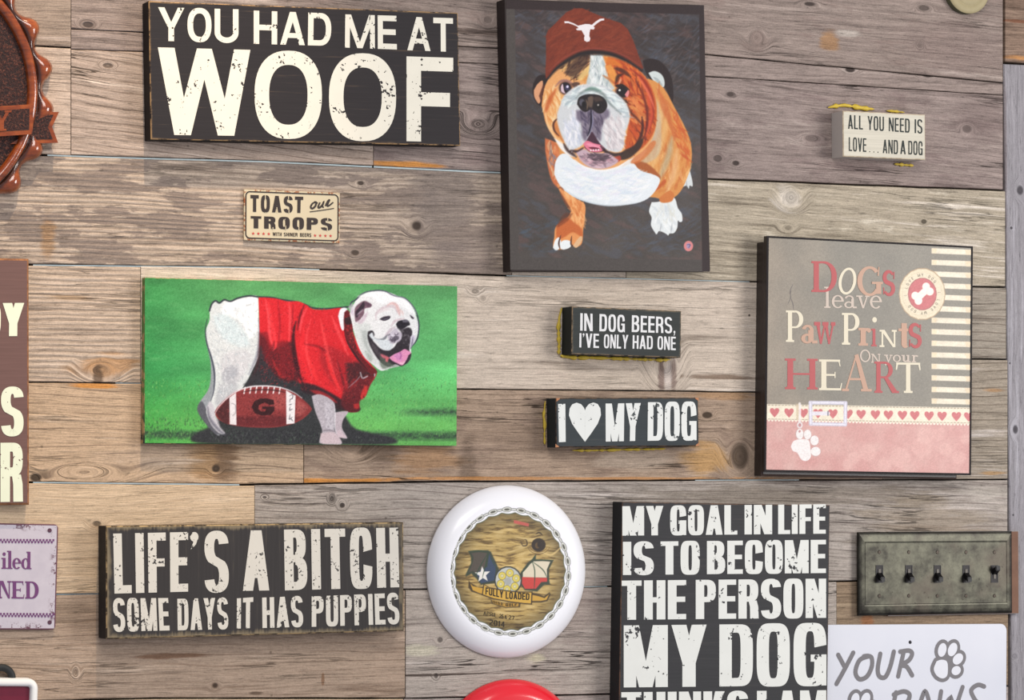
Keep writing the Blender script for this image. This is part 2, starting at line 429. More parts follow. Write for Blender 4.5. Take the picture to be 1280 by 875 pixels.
def place(panel, polys, TL, TR, BR, BL, depth=None):
    """unit-box polygons onto the panel, the box's corners given where they show"""
    a, b, c, d = [panel.L(*q, depth) for q in (TL, TR, BR, BL)]
    res = []
    for q in polys:
        r = []
        for u, v in q:
            t = (a[0]+(b[0]-a[0])*u, a[1]+(b[1]-a[1])*u); l = (d[0]+(c[0]-d[0])*u, d[1]+(c[1]-d[1])*u)
            r.append((l[0]+(t[0]-l[0])*v, l[1]+(t[1]-l[1])*v))
        res.append(r)
    return res

def flat(name, polys, y, mat, parent):
    verts, faces = [], []
    for i, q in enumerate(polys):
        k = len(verts); o = (i % 41)*6e-6
        verts += [(p[0], y-o, p[1]) for p in q]
        a = sum(q[j][0]*q[(j+1) % len(q)][1]-q[(j+1) % len(q)][0]*q[j][1] for j in range(len(q)))
        idx = list(range(k, k+len(q)))
        faces.append(tuple(idx if a > 0 else idx[::-1]))
    return mesh(name, verts, faces, mat, parent)

def write(panel, text, TL, TR, BR, BL, mat, v=.36, h=.17, n=3.2, space=.14, glyph=None, kern=None, name='lettering', F=1.0, depth=None, lift=.0005):
    g = glyph or (lambda ch: sans(ch, v, h, n, F))
    polys, _ = layout(text, g, space, kern)
    d = panel.d if depth is None else depth
    return flat(name, place(panel, polys, TL, TR, BR, BL, d), -d-lift, mat, panel.root)

HEART = [(.5, .0), (.30, .22), (.10, .46), (.0, .68), (.02, .85), (.10, .96), (.24, 1.0), (.38, .96), (.47, .87), (.5, .80),
         (.53, .87), (.62, .96), (.76, 1.0), (.90, .96), (.98, .85), (1.0, .68), (.90, .46), (.70, .22)]
def heart_polys():
    p = HEART; c = (.5, .6)
    return [[c, p[i], p[(i+1) % len(p)]] for i in range(len(p))]
def star_polys(cx, cy, r, ry=None, rot=90):
    ry = ry or r; P = []
    for i in range(10):
        a = math.radians(rot+36*i); k = 1 if i % 2 == 0 else .4
        P.append((cx+r*k*math.cos(a), cy+ry*k*math.sin(a)))
    return [[(cx, cy), P[i], P[(i+1) % 10]] for i in range(10)]
# ------------------------------------------------------------------ the plank wall
wall = empty('wall_back', (0, 0, 1.2)); wall['kind'] = 'structure'

def wood(name, base, dark, light, org, ux=1.0, ridges=0.0, streak=0.5, fine=0.35, patch=None, knots=(), stains=(), tilt=0.0, seed=0,
         cracks=0.5, vert=False, ringy=0.3, specks=0.25):
    """weathered board; org = world point of the board, lists hold local metres"""
    t = NT(name); v, s = t.obj()
    X, Z = (s[2], s[0]) if vert else (s[0], s[2])
    M, A = t.math, lambda a, b: t.math('ADD', a, b)
    sx = A(X, seed*7.31)
    lo = t.noise(t.vec(M('MULTIPLY', sx, 2.2), seed*3.1, M('MULTIPLY', Z, 9)), 1, 2, .5)
    z = A(Z, M('MULTIPLY', M('SUBTRACT', lo, .5), .022))
    if tilt: z = A(z, M('MULTIPLY', X, tilt))
    ktot = None
    for (kx, kz, a, b, dk) in knots:
        dx = M('MULTIPLY', M('SUBTRACT', X, kx), 1/a); dz = M('MULTIPLY', M('SUBTRACT', Z, kz), 1/b)
        d = M('SQRT', A(M('MULTIPLY', dx, dx), M('MULTIPLY', dz, dz)))
        w = t.step(d, 2.5, .6)
        rz = A(M('MULTIPLY', d, b), kz)
        z = A(M('MULTIPLY', z, M('SUBTRACT', 1.0, w)), M('MULTIPLY', rz, w))
        core = M('MULTIPLY', t.step(M('ADD', d, M('MULTIPLY', M('SUBTRACT', lo, .5), 1.2)), 1.0, .55), dk)
        ktot = core if ktot is None else M('MAXIMUM', ktot, core)
    N = lambda fx, fz, det=3, r=.55, o=0.0: t.noise(t.vec(M('MULTIPLY', sx, fx), seed+o, M('MULTIPLY', z, fz)), 1, det, r)
    broad = N(2.0, 26, 3, .6); mid = N(5, 120, 4, .65, 2); fn = N(22, 560, 3, .6, 4); fib = N(60, 900, 2, .7, 5)
    pt = N(9, 34, 5, .62, 6)
    val = A(M('MULTIPLY', broad, .55), M('MULTIPLY', mid, .45))
    c = t.ramp(val, [(.32, dark), (.455, base), (.56, base), (.68, light)])
    if ringy:
        rg = M('SINE', M('MULTIPLY', A(z, M('MULTIPLY', lo, .02)), 2*math.pi/.0125))
        rg = t.step(rg, .80, 1.0)
        rg = M('MULTIPLY', rg, M('MULTIPLY', t.step(pt, .35, .55), ringy))
        c = t.mix(rg, c, dark)
    rd = None
    if ridges:
        w2 = A(M('MULTIPLY', z, 2*math.pi/.0078), M('MULTIPLY', broad, 9))
        rd = M('MULTIPLY', t.math('MULTIPLY_ADD', M('SINE', w2), .5, .5), ridges)
        c = t.mix(M('MULTIPLY', t.step(rd, .35*ridges, .95*ridges), .62*ridges), c, tuple(q*.8 for q in dark[:3])+(1,))
    if patch:
        pc, lo_, hi_, am = patch
        m = M('MULTIPLY', t.step(A(M('MULTIPLY', pt, .8), M('MULTIPLY', mid, .2)), lo_, hi_), am)
        c = t.mix(m, c, pc)
    for (kx, kz, a, b, sc, am) in stains:
        dx = M('MULTIPLY', M('SUBTRACT', X, kx), 1/a); dz = M('MULTIPLY', M('SUBTRACT', Z, kz), 1/b)
        d = M('SQRT', A(M('MULTIPLY', dx, dx), M('MULTIPLY', dz, dz)))
        d = A(d, A(M('MULTIPLY', M('SUBTRACT', pt, .5), 2.4), M('MULTIPLY', M('SUBTRACT', mid, .5), 1.8)))
        c = t.mix(M('MULTIPLY', t.step(d, 1.25, .5), am), c, sc)
    iso = t.noise(v, 420, 3, .75); fleck = N(34, 300, 3, .7, 21)
    k = A(M('MULTIPLY', M('SUBTRACT', fn, .5), fine*3.0), M('MULTIPLY', M('SUBTRACT', fib, .5), fine*2.2))
    k = A(k, M('MULTIPLY', M('SUBTRACT', iso, .5), fine*2.2))
    k = A(k, M('MULTIPLY', t.step(fleck, .56, .68), -.34))
    k = A(k, M('MULTIPLY', t.step(fleck, .43, .30), .20))
    k = A(k, M('MULTIPLY', M('SUBTRACT', mid, .5), streak*1.5))
    k = A(k, 1.0)
    c = t.mix(1.0, c, t.vec(k, k, k), 'MULTIPLY')
    h = A(M('MULTIPLY', mid, .5), M('MULTIPLY', fn, .35))
    if rd is not None: h = M('SUBTRACT', h, M('MULTIPLY', rd, .35))
    if cracks:
        ln = M('ABSOLUTE', M('SUBTRACT', N(1.6, 42, 4, .6, 11), .5))
        gate = t.step(N(4, 12, 2, .5, 13), .50, .62)
        cr = M('MULTIPLY', t.step(ln, .011, .002), M('MULTIPLY', gate, cracks))
        c = t.mix(cr, c, tuple(q*.28 for q in dark[:3])+(1,))
        h = M('SUBTRACT', h, M('MULTIPLY', cr, .8))
    if specks:
        vo = t.n('ShaderNodeTexVoronoi'); t.put(vo.inputs['Vector'], v); vo.inputs['Scale'].default_value = 26
        sp_ = M('MULTIPLY', t.step(vo.outputs['Distance'], .075, .03), t.step(N(3, 40, 1, .5, 17), .5, .6))
        c = t.mix(M('MULTIPLY', sp_, specks*2), c, tuple(q*.3 for q in dark[:3])+(1,))
    if ktot is not None:
        c = t.mix(ktot, c, tuple(q*.35 for q in dark[:3])+(1,))
        h = M('SUBTRACT', h, M('MULTIPLY', ktot, .6))
    t.bump(h, .9, .003)
    return t.fin(c, .82, 0, .18)

def seam(pts):
    def f(x):
        if x <= pts[0][0]:
            (a, b), (c, d) = pts[0], pts[1]
        elif x >= pts[-1][0]:
            (a, b), (c, d) = pts[-2], pts[-1]
        else:
            for (a, b), (c, d) in zip(pts, pts[1:]):
                if x <= c: break
        return b+(d-b)*(x-a)/(c-a)
    f.xs = [p[0] for p in pts]
    return f
XL, XR = -330, 1254
S_0 = seam([(XL, -150), (XR, -32)]); S_1 = seam([(XL, -290), (XR, -160)])
S_A0 = seam([(XL, 38), (89, 59.5)])
S_A = seam([(90, 36), (300, 46), (600, 59), (882, 68), (1253, 103)])
S_B = seam([(90, 61.5), (600, 79), (943, 99), (1253, 119)])
S_2 = seam([(XL, 182), (50, 193), (160, 197), (320, 201), (467, 208), (600, 214.5), (880, 223.5), (1253, 238)])
S_3 = seam([(XL, 322), (40, 330.8), (319, 334), (635, 344.5), (938, 352), (1253, 359)])
S_4 = seam([(XL, 470), (35, 477.5), (175, 479), (573, 486), (937, 490), (1110, 493)])
S_4r = seam([(1100, 448), (1258, 449)])
S_5 = seam([(XL, 606), (35, 603), (300, 606), (560, 602), (940, 600), (1258, 599.5)])
S_6 = seam([(XL, 752), (75, 743), (505, 737), (740, 733.5), (1072, 726), (1258, 722)])
S_7 = seam([(XL, 884), (200, 873), (507, 873), (1258, 858)])
S_8 = seam([(XL, 1020), (1258, 990)]); S_9 = seam([(XL, 1150), (1258, 1120)])

plank_no = 0
def plank(x0, x1, top, bot, look, gt=1.0, gb=1.0, prouder=0.0, th=.02, xr=None, xe=0.4):
    """board between two seams, from joint x0 to joint x1 (photograph pixels on the wall plane)"""
    global plank_no
    plank_no += 1; rng = random.Random(plank_no)
    n = max(3, int((x1-x0)/26)); y0 = rng.uniform(.0002, .0016)-prouder
    xs = [x0+xe+(x1-x0-2*xe)*i/n for i in range(n+1)]
    T = [at(x, top(x)+gt) for x in xs]; B = [at(x, bot(x)-gb) for x in xs]
    c = (T[0]+T[-1]+B[0]+B[-1])/4
    jt = [rng.uniform(-1, 1)*.0004 for _ in xs]; jb = [rng.uniform(-1, 1)*.0004 for _ in xs]
    e = .0011; V = []
    def P(p, dz, y): return (p.x-c.x, y, p.z-c.z+dz)
    for y, o in ((th, 0), (y0+e, 0), (y0, e)):
        for i, p in enumerate(B): V.append(P(p, jb[i]+o, y))
        for i, p in enumerate(T): V.append(P(p, jt[i]-o, y))
    m = n+1; Fc = []
    for k in (0, 1):
        b = k*2*m; u = (k+1)*2*m
        for i in range(n):
            Fc.append((b+i, b+i+1, u+i+1, u+i)); Fc.append((b+m+i+1, b+m+i, u+m+i, u+m+i+1))
        Fc.append((b+m, b, u, u+m)); Fc.append((b+n, b+m+n, u+m+n, u+n))
    b = 4*m
    for i in range(n): Fc.append((b+i, b+i+1, b+m+i+1, b+m+i)); Fc.append((i+1, i, m+i, m+i+1))
    look = dict(look)
    def loc(px, py): q = at(px, py); return q.x-c.x, q.z-c.z
    K = []
    for (px, py, rx, ry, dk) in look.pop('knots', ()): a, z = loc(px, py); K.append((a, z, rx/735, ry/785, dk))
    St = []
    for (px, py, rx, ry, sc, am) in look.pop('stains', ()): a, z = loc(px, py); St.append((a, z, rx/735, ry/785, sc, am))
    mat = wood('weathered_plank', org=c, knots=K, stains=St, seed=plank_no, **look)
    o = mesh('plank', V, Fc, mat, wall)
    o.location = (c.x, 0, c.z-wall.location.z)
    return o

OR = C(206, 140, 66); PALE = C(206, 196, 184); BRN = C(122, 96, 70); DK = C(84, 66, 52)
tan = dict(base=C(184, 166, 150), dark=C(122, 106, 94), light=C(212, 197, 182))
tan2 = dict(base=C(182, 162, 142), dark=C(130, 110, 92), light=C(208, 190, 170))
grey = dict(base=C(164, 152, 144), dark=C(112, 100, 94), light=C(196, 186, 177))
greyp = dict(base=C(150, 135, 127), dark=C(96, 83, 78), light=C(180, 166, 156))
pale = dict(base=C(198, 184, 168), dark=C(142, 128, 114), light=C(222, 212, 199))
brown = dict(base=C(160, 138, 118), dark=C(102, 84, 68), light=C(188, 168, 148))

# above the picture
plank(XL, 470, S_1, S_0, grey); plank(470, XR, S_1, S_0, greyp)
# top rows
plank(XL, 89, S_0, S_A0, dict(greyp, base=C(150, 134, 120), streak=.9, tilt=-.03))
plank(89, XR, S_0, S_A, dict(greyp, base=C(148, 133, 124), streak=.8, patch=(C(134, 116, 108), .52, .62, .55), tilt=.03,
      knots=((110, 31, 7, 4, .8), (610, 25, 6, 5, .35), (946, 47, 10, 10, .0), (1012, 5, 9, 3, .9), (1155, 10, 9, 4, .7), (1150, 57, 5, 4, .3)),
      stains=((1037, 50, 13, 14, C(164, 124, 84), .75), (1060, 42, 20, 5, PALE, .6), (1190, 60, 80, 40, C(128, 110, 104), .45), (600, 40, 40, 4, DK, .3))), gb=.6)
plank(89, XR, S_A, S_B, dict(greyp, streak=.9, knots=((1063, 87, 8, 4, .95), (1160, 92, 9, 5, .95))), gt=.8, gb=.6)
# the wide row behind the first signs
plank(XL, 89, S_A0, S_2, dict(tan, tilt=.0, ringy=.7, streak=.6), gb=.8)
plank(89, 467, S_B, S_2, dict(tan, base=C(174, 156, 142), tilt=.085, ringy=.85, streak=.7, cracks=.9, knots=((135, 82, 6, 3, .6),)), gb=1.4, gt=.5)
plank(467, XR, S_B, S_2, dict(greyp, base=C(150, 135, 128), streak=.85, cracks=.8, patch=(C(122, 106, 102), .50, .60, .65), tilt=.04,
      knots=((913, 118, 7, 4, .85), (897, 198, 8, 6, .6), (920, 204, 6, 4, .9), (1209, 161, 8, 6, .5), (598, 155, 14, 9, .1), (1015, 173, 14, 6, .4), (1093, 102, 4, 7, .3)),
      stains=((510, 206, 46, 4.5, OR, .9), (1090, 185, 70, 20, C(142, 124, 120), .3), (1225, 150, 40, 30, C(116, 100, 96), .45))), gt=.5, gb=1.3)
# second row
plank(XL, 640, S_2, S_3, dict(tan, base=C(188, 170, 152), ridges=.75, streak=.6, patch=(C(134, 120, 110), .49, .53, .9),
      knots=((521, 282, 9, 8.5, 1.0), (451, 229, 7, 4, .9), (444, 316, 6, 4, .9)),
      stains=((60, 295, 9, 26, C(150, 112, 70), .6), (555, 250, 44, 60, C(132, 120, 112), .8), (430, 205, 260, 9, C(136, 124, 116), .7), (585, 318, 40, 30, C(138, 124, 116), .6))), gt=1.6, gb=1.2)
plank(640, 783, S_2, S_3, dict(pale), gt=1.5)
plank(783, XR+3, S_2, S_3, dict(pale, base=C(178, 166, 146), dark=C(112, 100, 84), streak=.8, tilt=.03, patch=(C(222, 212, 192), .55, .66, .7),
      knots=((989, 247, 12, 12, .25), (1155, 277, 4, 3, .8), (985, 285, 8, 5, .2)),
      stains=((985, 248, 20, 16, C(222, 212, 198), .75),)), gb=1.0)
# third row
plank(XL, 176, S_3, S_4, dict(tan, base=C(194, 174, 154), ridges=.65, streak=.6, stains=((130, 458, 38, 13, C(172, 128, 82), .7), (122, 470, 6, 14, DK, .8), (85, 372, 30, 3, C(150, 118, 80), .6)),
      knots=((126, 463, 16, 10, .25),)), gt=1.6, gb=.8)
plank(176, 1104, S_3, S_4, dict(pale, base=C(204, 189, 172), streak=.45, fine=.3, patch=(C(178, 162, 148), .56, .68, .6), specks=.5,
      knots=((594, 364, 6, 4, .45), (604, 373, 4, 4, .3), (832, 456, 15, 22, .15)),
      stains=((827, 470, 5, 26, C(116, 92, 86), .75), (842, 470, 4, 24, C(120, 96, 90), .65), (835, 470, 5, 22, C(208, 196, 190), .5), (900, 471, 45, 3.4, C(120, 98, 80), .8))), gt=1.0, gb=.8)
plank(1104, XR+4, S_3, S_4r, dict(grey, base=C(160, 150, 136), dark=C(116, 104, 92), streak=.6, ringy=.8))
# fourth row
plank(XL, 380, S_4, S_5, dict(tan2, base=C(190, 164, 136), streak=.35, ringy=.75, tilt=.02,
      knots=((45, 597, 9, 6, 1.0), (270, 586, 5, 5, .9), (105, 590, 40, 12, .0)),
      stains=((265, 575, 32, 24, C(160, 124, 84), .75), (283, 578, 16, 26, C(112, 90, 72), .75), (124, 482, 26, 3.5, OR, .85), (190, 570, 50, 20, C(168, 150, 134), .35))), gb=1.3)
plank(380, 1104, S_4, S_5, dict(brown, base=C(168, 146, 126), streak=.5, ringy=.45, cracks=.8, patch=(C(132, 112, 98), .50, .60, .6),
      knots=((440, 556, 16, 12, .3), (925, 571, 15, 20, .75), (884, 519, 7, 4, .9)),
      stains=((480, 567, 26, 18, C(96, 80, 66), .7), (535, 572, 48, 22, C(164, 124, 84), .6), (585, 580, 14, 40, C(92, 76, 64), .55), (880, 576, 34, 22, C(190, 148, 92), .75),
              (790, 575, 60, 14, C(196, 180, 162), .45), (640, 545, 60, 20, C(120, 100, 84), .4), (400, 600.5, 90, 2.6, OR, .9), (700, 598, 260, 2.0, OR, .55), (905, 495, 50, 6, C(176, 132, 84), .5))), gt=.8, gb=1.0)
plank(1104, XR+6, S_4r, S_5, dict(grey, base=C(160, 148, 132), dark=C(112, 100, 86), streak=.6, ringy=.8, stains=((1240, 488, 20, 3, C(176, 130, 80), .6), (1240, 592, 20, 3, C(180, 140, 90), .7))))
# fifth row
plank(XL, 318.5, S_5, S_6, dict(tan2, base=C(204, 180, 150), dark=C(160, 136, 110), light=C(222, 200, 172), streak=.25, fine=.25, ringy=.45, tilt=-.03, specks=.6, knots=((121, 655, 7, 5, .9), (196, 664, 4, 3, .5))), gt=1.4, gb=1.0)
plank(318.5, XR+6, S_5, S_6, dict(grey, base=C(170, 160, 150), streak=.5, ringy=.7, cracks=.7, tilt=.02, patch=(C(136, 124, 114), .54, .66, .5),
      knots=((428, 632, 4, 4, .95), (415, 624, 3, 4, .6), (331, 622, 3, 2, .8)),
      stains=((1230, 620, 40, 12, C(188, 180, 168), .5), (980, 620, 250, 14, C(122, 110, 96), .5), (1160, 660, 90, 40, C(150, 134, 112), .5))), gb=1.0)
# sixth row
plank(XL, 507, S_6, S_7, dict(tan2, base=C(174, 152, 132), dark=C(128, 106, 88), light=C(198, 178, 158), streak=.3, fine=.3, ringy=.5, tilt=.02,
      knots=((269, 857, 5, 4.5, 1.0), (95, 840, 4, 7, .4)), stains=((225, 820, 46, 4, C(120, 88, 66), .8), (60, 765, 60, 12, C(130, 112, 94), .5), (320, 866, 8, 2, DK, .8), (404, 850, 2, 9, C(130, 96, 70), .8))), gb=1.0)
plank(507, 1046, S_6, S_7, dict(grey, base=C(176, 165, 154), streak=.45, cracks=1.0, patch=(C(146, 132, 124), .54, .64, .5),
      knots=((550, 800, 4, 4, .7), (545, 845, 3, 4, .6)), stains=((528, 813, 22, 7, C(208, 202, 176), .6), (672, 822, 13, 7, C(208, 200, 168), .7), (560, 843, 70, 1.6, C(92, 80, 72), .9), (680, 838, 50, 1.4, C(92, 80, 72), .7), (720, 760, 30, 60, C(140, 122, 116), .4))))
plank(1046, XR+7, S_6, S_7, dict(brown, base=C(146, 126, 104), dark=C(98, 80, 62), light=C(176, 156, 130), streak=.5, ringy=.4, stains=((1085, 774, 9, 12, C(166, 104, 62), .6),)))
# below the picture
plank(XL, 505, S_7, S_8, dict(tan2, base=C(206, 186, 156), streak=.3)); plank(505, XR+7, S_7, S_8, grey)
plank(XL, 620, S_8, S_9, tan); plank(620, XR+8, S_8, S_9, brown)
# to the right of the rows: an upright corner board under a short cross board
lav = dict(base=C(150, 146, 149), dark=C(116, 110, 116), light=C(182, 179, 184))
def upright(pts, look, prouder):
    """four-cornered board with the grain running up"""
    P = [at(*q) for q in pts]; c = sum(P, Vector())/4; V = []
    for y, e in ((.02, 0), (.0015-prouder, 0), (-prouder, .0016)):
        for p in P:
            dx = e if p.x < c.x else -e; dz = e if p.z < c.z else -e
            V.append((p.x-c.x+dx, y, p.z-c.z+dz))
    Fc = [(0, 1, 2, 3)]+[(k*4+i, k*4+4+i, k*4+4+(i+1) % 4, k*4+(i+1) % 4) for k in (0, 1) for i in range(4)]+[(11, 10, 9, 8)]
    look = dict(look); K = []
    for (px, py, rx, ry, dk) in look.pop('knots', ()): q = at(px, py); K.append((q.z-c.z, q.x-c.x, ry/785, rx/735, dk))
    St = []
    for (px, py, rx, ry, sc, am) in look.pop('stains', ()): q = at(px, py); St.append((q.z-c.z, q.x-c.x, ry/785, rx/735, sc, am))
    m = wood('weathered_upright', org=c, seed=int(pts[0][1])+51, knots=K, stains=St, vert=True, **look)
    bmx = bmesh.new(); vs = [bmx.verts.new(v) for v in V]
    for f in Fc: bmx.faces.new([vs[i] for i in f])
    o = bm_obj('upright_board', bmx, m, wall); o.location = (c.x, 0, c.z-wall.location.z)
    return o
xr = lambda y: 1254.0+6.5*(y-80)/540
upright([(xr(80)+.8, 80), (1345, 84), (1345, 1120), (xr(1120)+1.5, 1120)],
        dict(lav, streak=.35, fine=.25, ringy=.25, cracks=.35, specks=.5,
             knots=((1275, 238, 6, 8, .9), (1269, 537, 5, 8, .9), (1264, 285, 2, 2, .9), (1268, 820, 6, 5, .25)),
             stains=((1256, 240, 4, 150, C(120, 106, 104), .5),)), .0)
plank(1255.5, 1500, S_1, seam([(1254, 78), (1500, 92)]), dict(brown, base=C(138, 116, 100), dark=C(92, 74, 62), streak=.8, stains=((1275, 73, 30, 4, C(186, 134, 84), .9), (1275, 27, 30, 2, C(120, 74, 50), .7))), prouder=.003)
upright([(1346.5, 84), (1500, 92), (1500, 1120), (1346.5, 1120)], dict(lav, base=C(156, 150, 152)), .002)

# painted tongues that show pale blue in the wider joints, and the dark backing
blue = plain('blue_tongue', C(182, 196, 198), .7, var=.2, scale=90)
def tongue(f, x0, x1, w=1.6, off=0.0):
    n = max(2, int((x1-x0)/60)); V = []
    xs = [x0+(x1-x0)*i/n for i in range(n+1)]; c = at((x0+x1)/2, f((x0+x1)/2))
    for y in (.0032, .019):
        for s_ in (-1, 1):
            for x in xs:
                p = at(x, f(x)+off+s_*w/2); V.append((p.x-c.x, y, p.z-c.z))
    m = n+1; Fc = []
    for i in range(n):
        Fc.append((m+i, m+i+1, i+1, i)); Fc.append((i, i+1, 2*m+i+1, 2*m+i)); Fc.append((m+i+1, m+i, 3*m+i, 3*m+i+1)); Fc.append((2*m+i, 2*m+i+1, 3*m+i+1, 3*m+i))
    o = mesh('plank_tongue', V, Fc, blue, wall); o.location = (c.x, 0, c.z-wall.location.z)
tongue(S_2, 60, 466, 1.7, .4); tongue(S_2, 468, 780, 1.9, .2); tongue(S_3, 42, 400, 1.6, .4); tongue(S_3, 634, 938, 1.2)
tongue(S_4, 145, 240, .9); tongue(S_5, 42, 300, 1.7); tongue(S_5, 870, 1000, 1.0); tongue(S_6, 70, 200, 1.2); tongue(S_6, 700, 760, 1.0)
a_, b_ = at(XL, -290), at(1500, 1150)
slab('wall_backing', b_.x-a_.x, 1.95, .035, .0205, [plain('backing_board', C(58, 50, 44), .9)], wall, cx=(a_.x+b_.x)/2, cz=1.70-wall.location.z)
# ------------------------------------------------------------------ painted wooden signs
BLK = C(45, 41, 42); CREAM = C(240, 236, 226); WORN = C(176, 142, 100)
cream_ink = ink('cream_letters', CREAM, BLK, .70, .72, 170)

def box_sign(name, label, cat, TL, TR, BR, BL, depth, face, edge, worn_a, worn_b, bev=.0012, scuff=.003, amount=.4, side=None, group=None, vert=False, jit=0.0):
    p = Panel(name, label, cat, TL, TR, BR, BL, depth, group)
    m = board_paint('painted_board', face, edge, p.w, p.h, scuff, amount, vert=vert)
    slab('board', p.w, p.h, -p.gap, -depth, [m, worn('worn_corner', worn_a, worn_b), worn('board_side', side or tuple(q*.5 for q in face[:3])+(1,), worn_b if scuff > .006 else (side or tuple(q*.42 for q in face[:3])+(1,)), .6, .75)], p.root, bev=bev, rough_edge=jit)
    return p

# YOU HAD ME AT WOOF
p = box_sign('wooden_sign', 'long black wooden sign with cream letters reading YOU HAD ME AT WOOF', 'sign',
             (187.5, 2), (573.5, 15.5), (574.5, 182.5), (187, 173.5), .033, BLK, WORN, WORN, BLK, bev=.0013, scuff=.003, amount=.35)
woof_ink = ink('woof_letters', C(230, 225, 208), BLK, .675, .69, 190)
# the top line is written word by word
for wd, TL, TR, BR, BL in (('YOU', (197.5, 9), (298, 11.7), (298, 53.8), (208, 51)), ('HAD', (317, 13.2), (414.3, 16.8), (413.5, 57.5), (317, 54.8)),
                           ('ME', (431.5, 18), (495.3, 19.8), (496, 62), (431, 59.5)), ('AT', (509.5, 21), (566, 22.8), (566.5, 65), (509, 62.8))):
    if wd == 'YOU': BL = (197.5, 51)
    write(p, wd, TL, TR, BR, BL, woof_ink, v=.235, h=.165, n=2.35, space=.13)
for wd, TL, TR, BR, BL in (('W', (197.2, 59.2), (312.8, 62.4), (312.8, 170), (197.2, 168.5)), ('O', (318, 64.5), (402.3, 64.8), (402.3, 172.8), (318, 172.2)),
                           ('O', (411, 67.6), (495, 68.2), (495, 175.5), (411, 175)), ('F', (508, 70.5), (566.4, 72.3), (566.4, 178), (508, 176.5))):
    if wd == 'W': write(p, wd, TL, TR, BR, BL, woof_ink, v=.285, h=.17, n=2.3, F=1.0)
    elif wd == 'O': write(p, wd, TL, TR, BR, BL, woof_ink, v=.215, h=.165, n=2.35)
    else: write(p, wd, TL, TR, BR, BL, woof_ink, v=.26, h=.165)

# LIFE'S A BITCH
p = box_sign('wooden_sign', "weathered black wooden sign whose top line reads LIFE'S A BITCH", 'sign',
             (131, 658), (503.5, 652.5), (506, 789), (134.5, 798.5), .042, C(58, 55, 54), C(158, 142, 112), C(180, 154, 112), C(70, 60, 48), bev=.0018, scuff=.0085, amount=.62, vert=True)
li = ink('life_letters', C(216, 211, 198), C(64, 62, 60), .655, .69, 230)
for wd, TL, TR, BR, BL in (("LIFE", (141.3, 667), (235, 665), (235, 739.5), (143, 742)), ("'", (237, 665.3), (248.5, 665.3), (248.5, 737), (237, 737)),
                           ('S', (255.3, 664.5), (285.5, 664), (286, 739.5), (255.5, 740.8)),
                           ('A', (303.5, 663), (336.5, 662.8), (336.5, 738), (303.5, 738.6)), ('BITCH', (354.8, 662), (497.5, 659.5), (499, 734), (356, 738))):
    F = 1.0
    write(p, wd, TL, TR, BR, BL, li, v=.40 if wd != "'" else .9, h=.135 if len(wd) > 1 else .135, n=3.6, space=.20)
for wd, TL, TR, BR, BL in (('SOME', (141, 748), (210, 747.5), (212, 788), (141.5, 789.6)), ('DAYS', (221.5, 748.5), (284.5, 747), (285.5, 786.3), (222, 788)),
                           ('IT', (296, 748), (316.5, 746.5), (316, 785), (295.8, 785.8)), ('HAS', (327.5, 747), (378, 745), (379, 783.5), (328, 785)),
                           ('PUPPIES', (389.5, 745.5), (498, 741), (499.5, 779.8), (389.5, 783.5))):
    write(p, wd, TL, TR, BR, BL, li, v=.37, h=.15, n=3.6, space=.17)

# MY GOAL IN LIFE
p = box_sign('wooden_sign', 'tall black wooden sign with white letters starting MY GOAL IN LIFE', 'sign',
             (774, 630), (1034.2, 629), (1036.5, 975), (776.5, 975), .037, C(57, 57, 58), C(120, 100, 82), C(110, 84, 68), C(70, 62, 58), bev=.0014, scuff=.002, amount=.5)
gi = ink('goal_letters', C(228, 229, 221), C(58, 58, 60), .685, .705, 150)
for line, y0, y1, dx in (((('MY', 777.8, 829), ('GOAL', 837.5, 921.5), ('IN', 930.5, 965), ('LIFE', 972.5, 1032)), 630.5, 668.3, 0),
                     ((('IS', 778.5, 817), ('TO', 825.5, 874.5), ('BECOME', 883.5, 1032.2)), 675, 717.5, 0),
                     ((('THE', 777, 857.5), ('PERSON', 869.5, 1032.4)), 723.5, 773.5, 0),
                     ((('MY', 779.5, 883), ('DOG', 899, 1032.8)), 779.5, 858, 0),
                     ((('THINKS', 776.5, 935), ('I', 946, 958), ('AM', 971, 1032.6)), 863, 912, 0)):
    for wd, xa, xb in line:
        s0 = -(xa-905)*.010; s1 = -(xb-905)*.010
        heavy = .41
        write(p, wd, (xa, y0+s0+1), (xb, y0+s1+1), (xb, y1+s1), (xa, y1+s0), gi, v=heavy if wd != 'DOG' else .37, h=.135, n=3.8, space=.11, kern={'LI': 0, 'IF': 0, 'HI': .0})

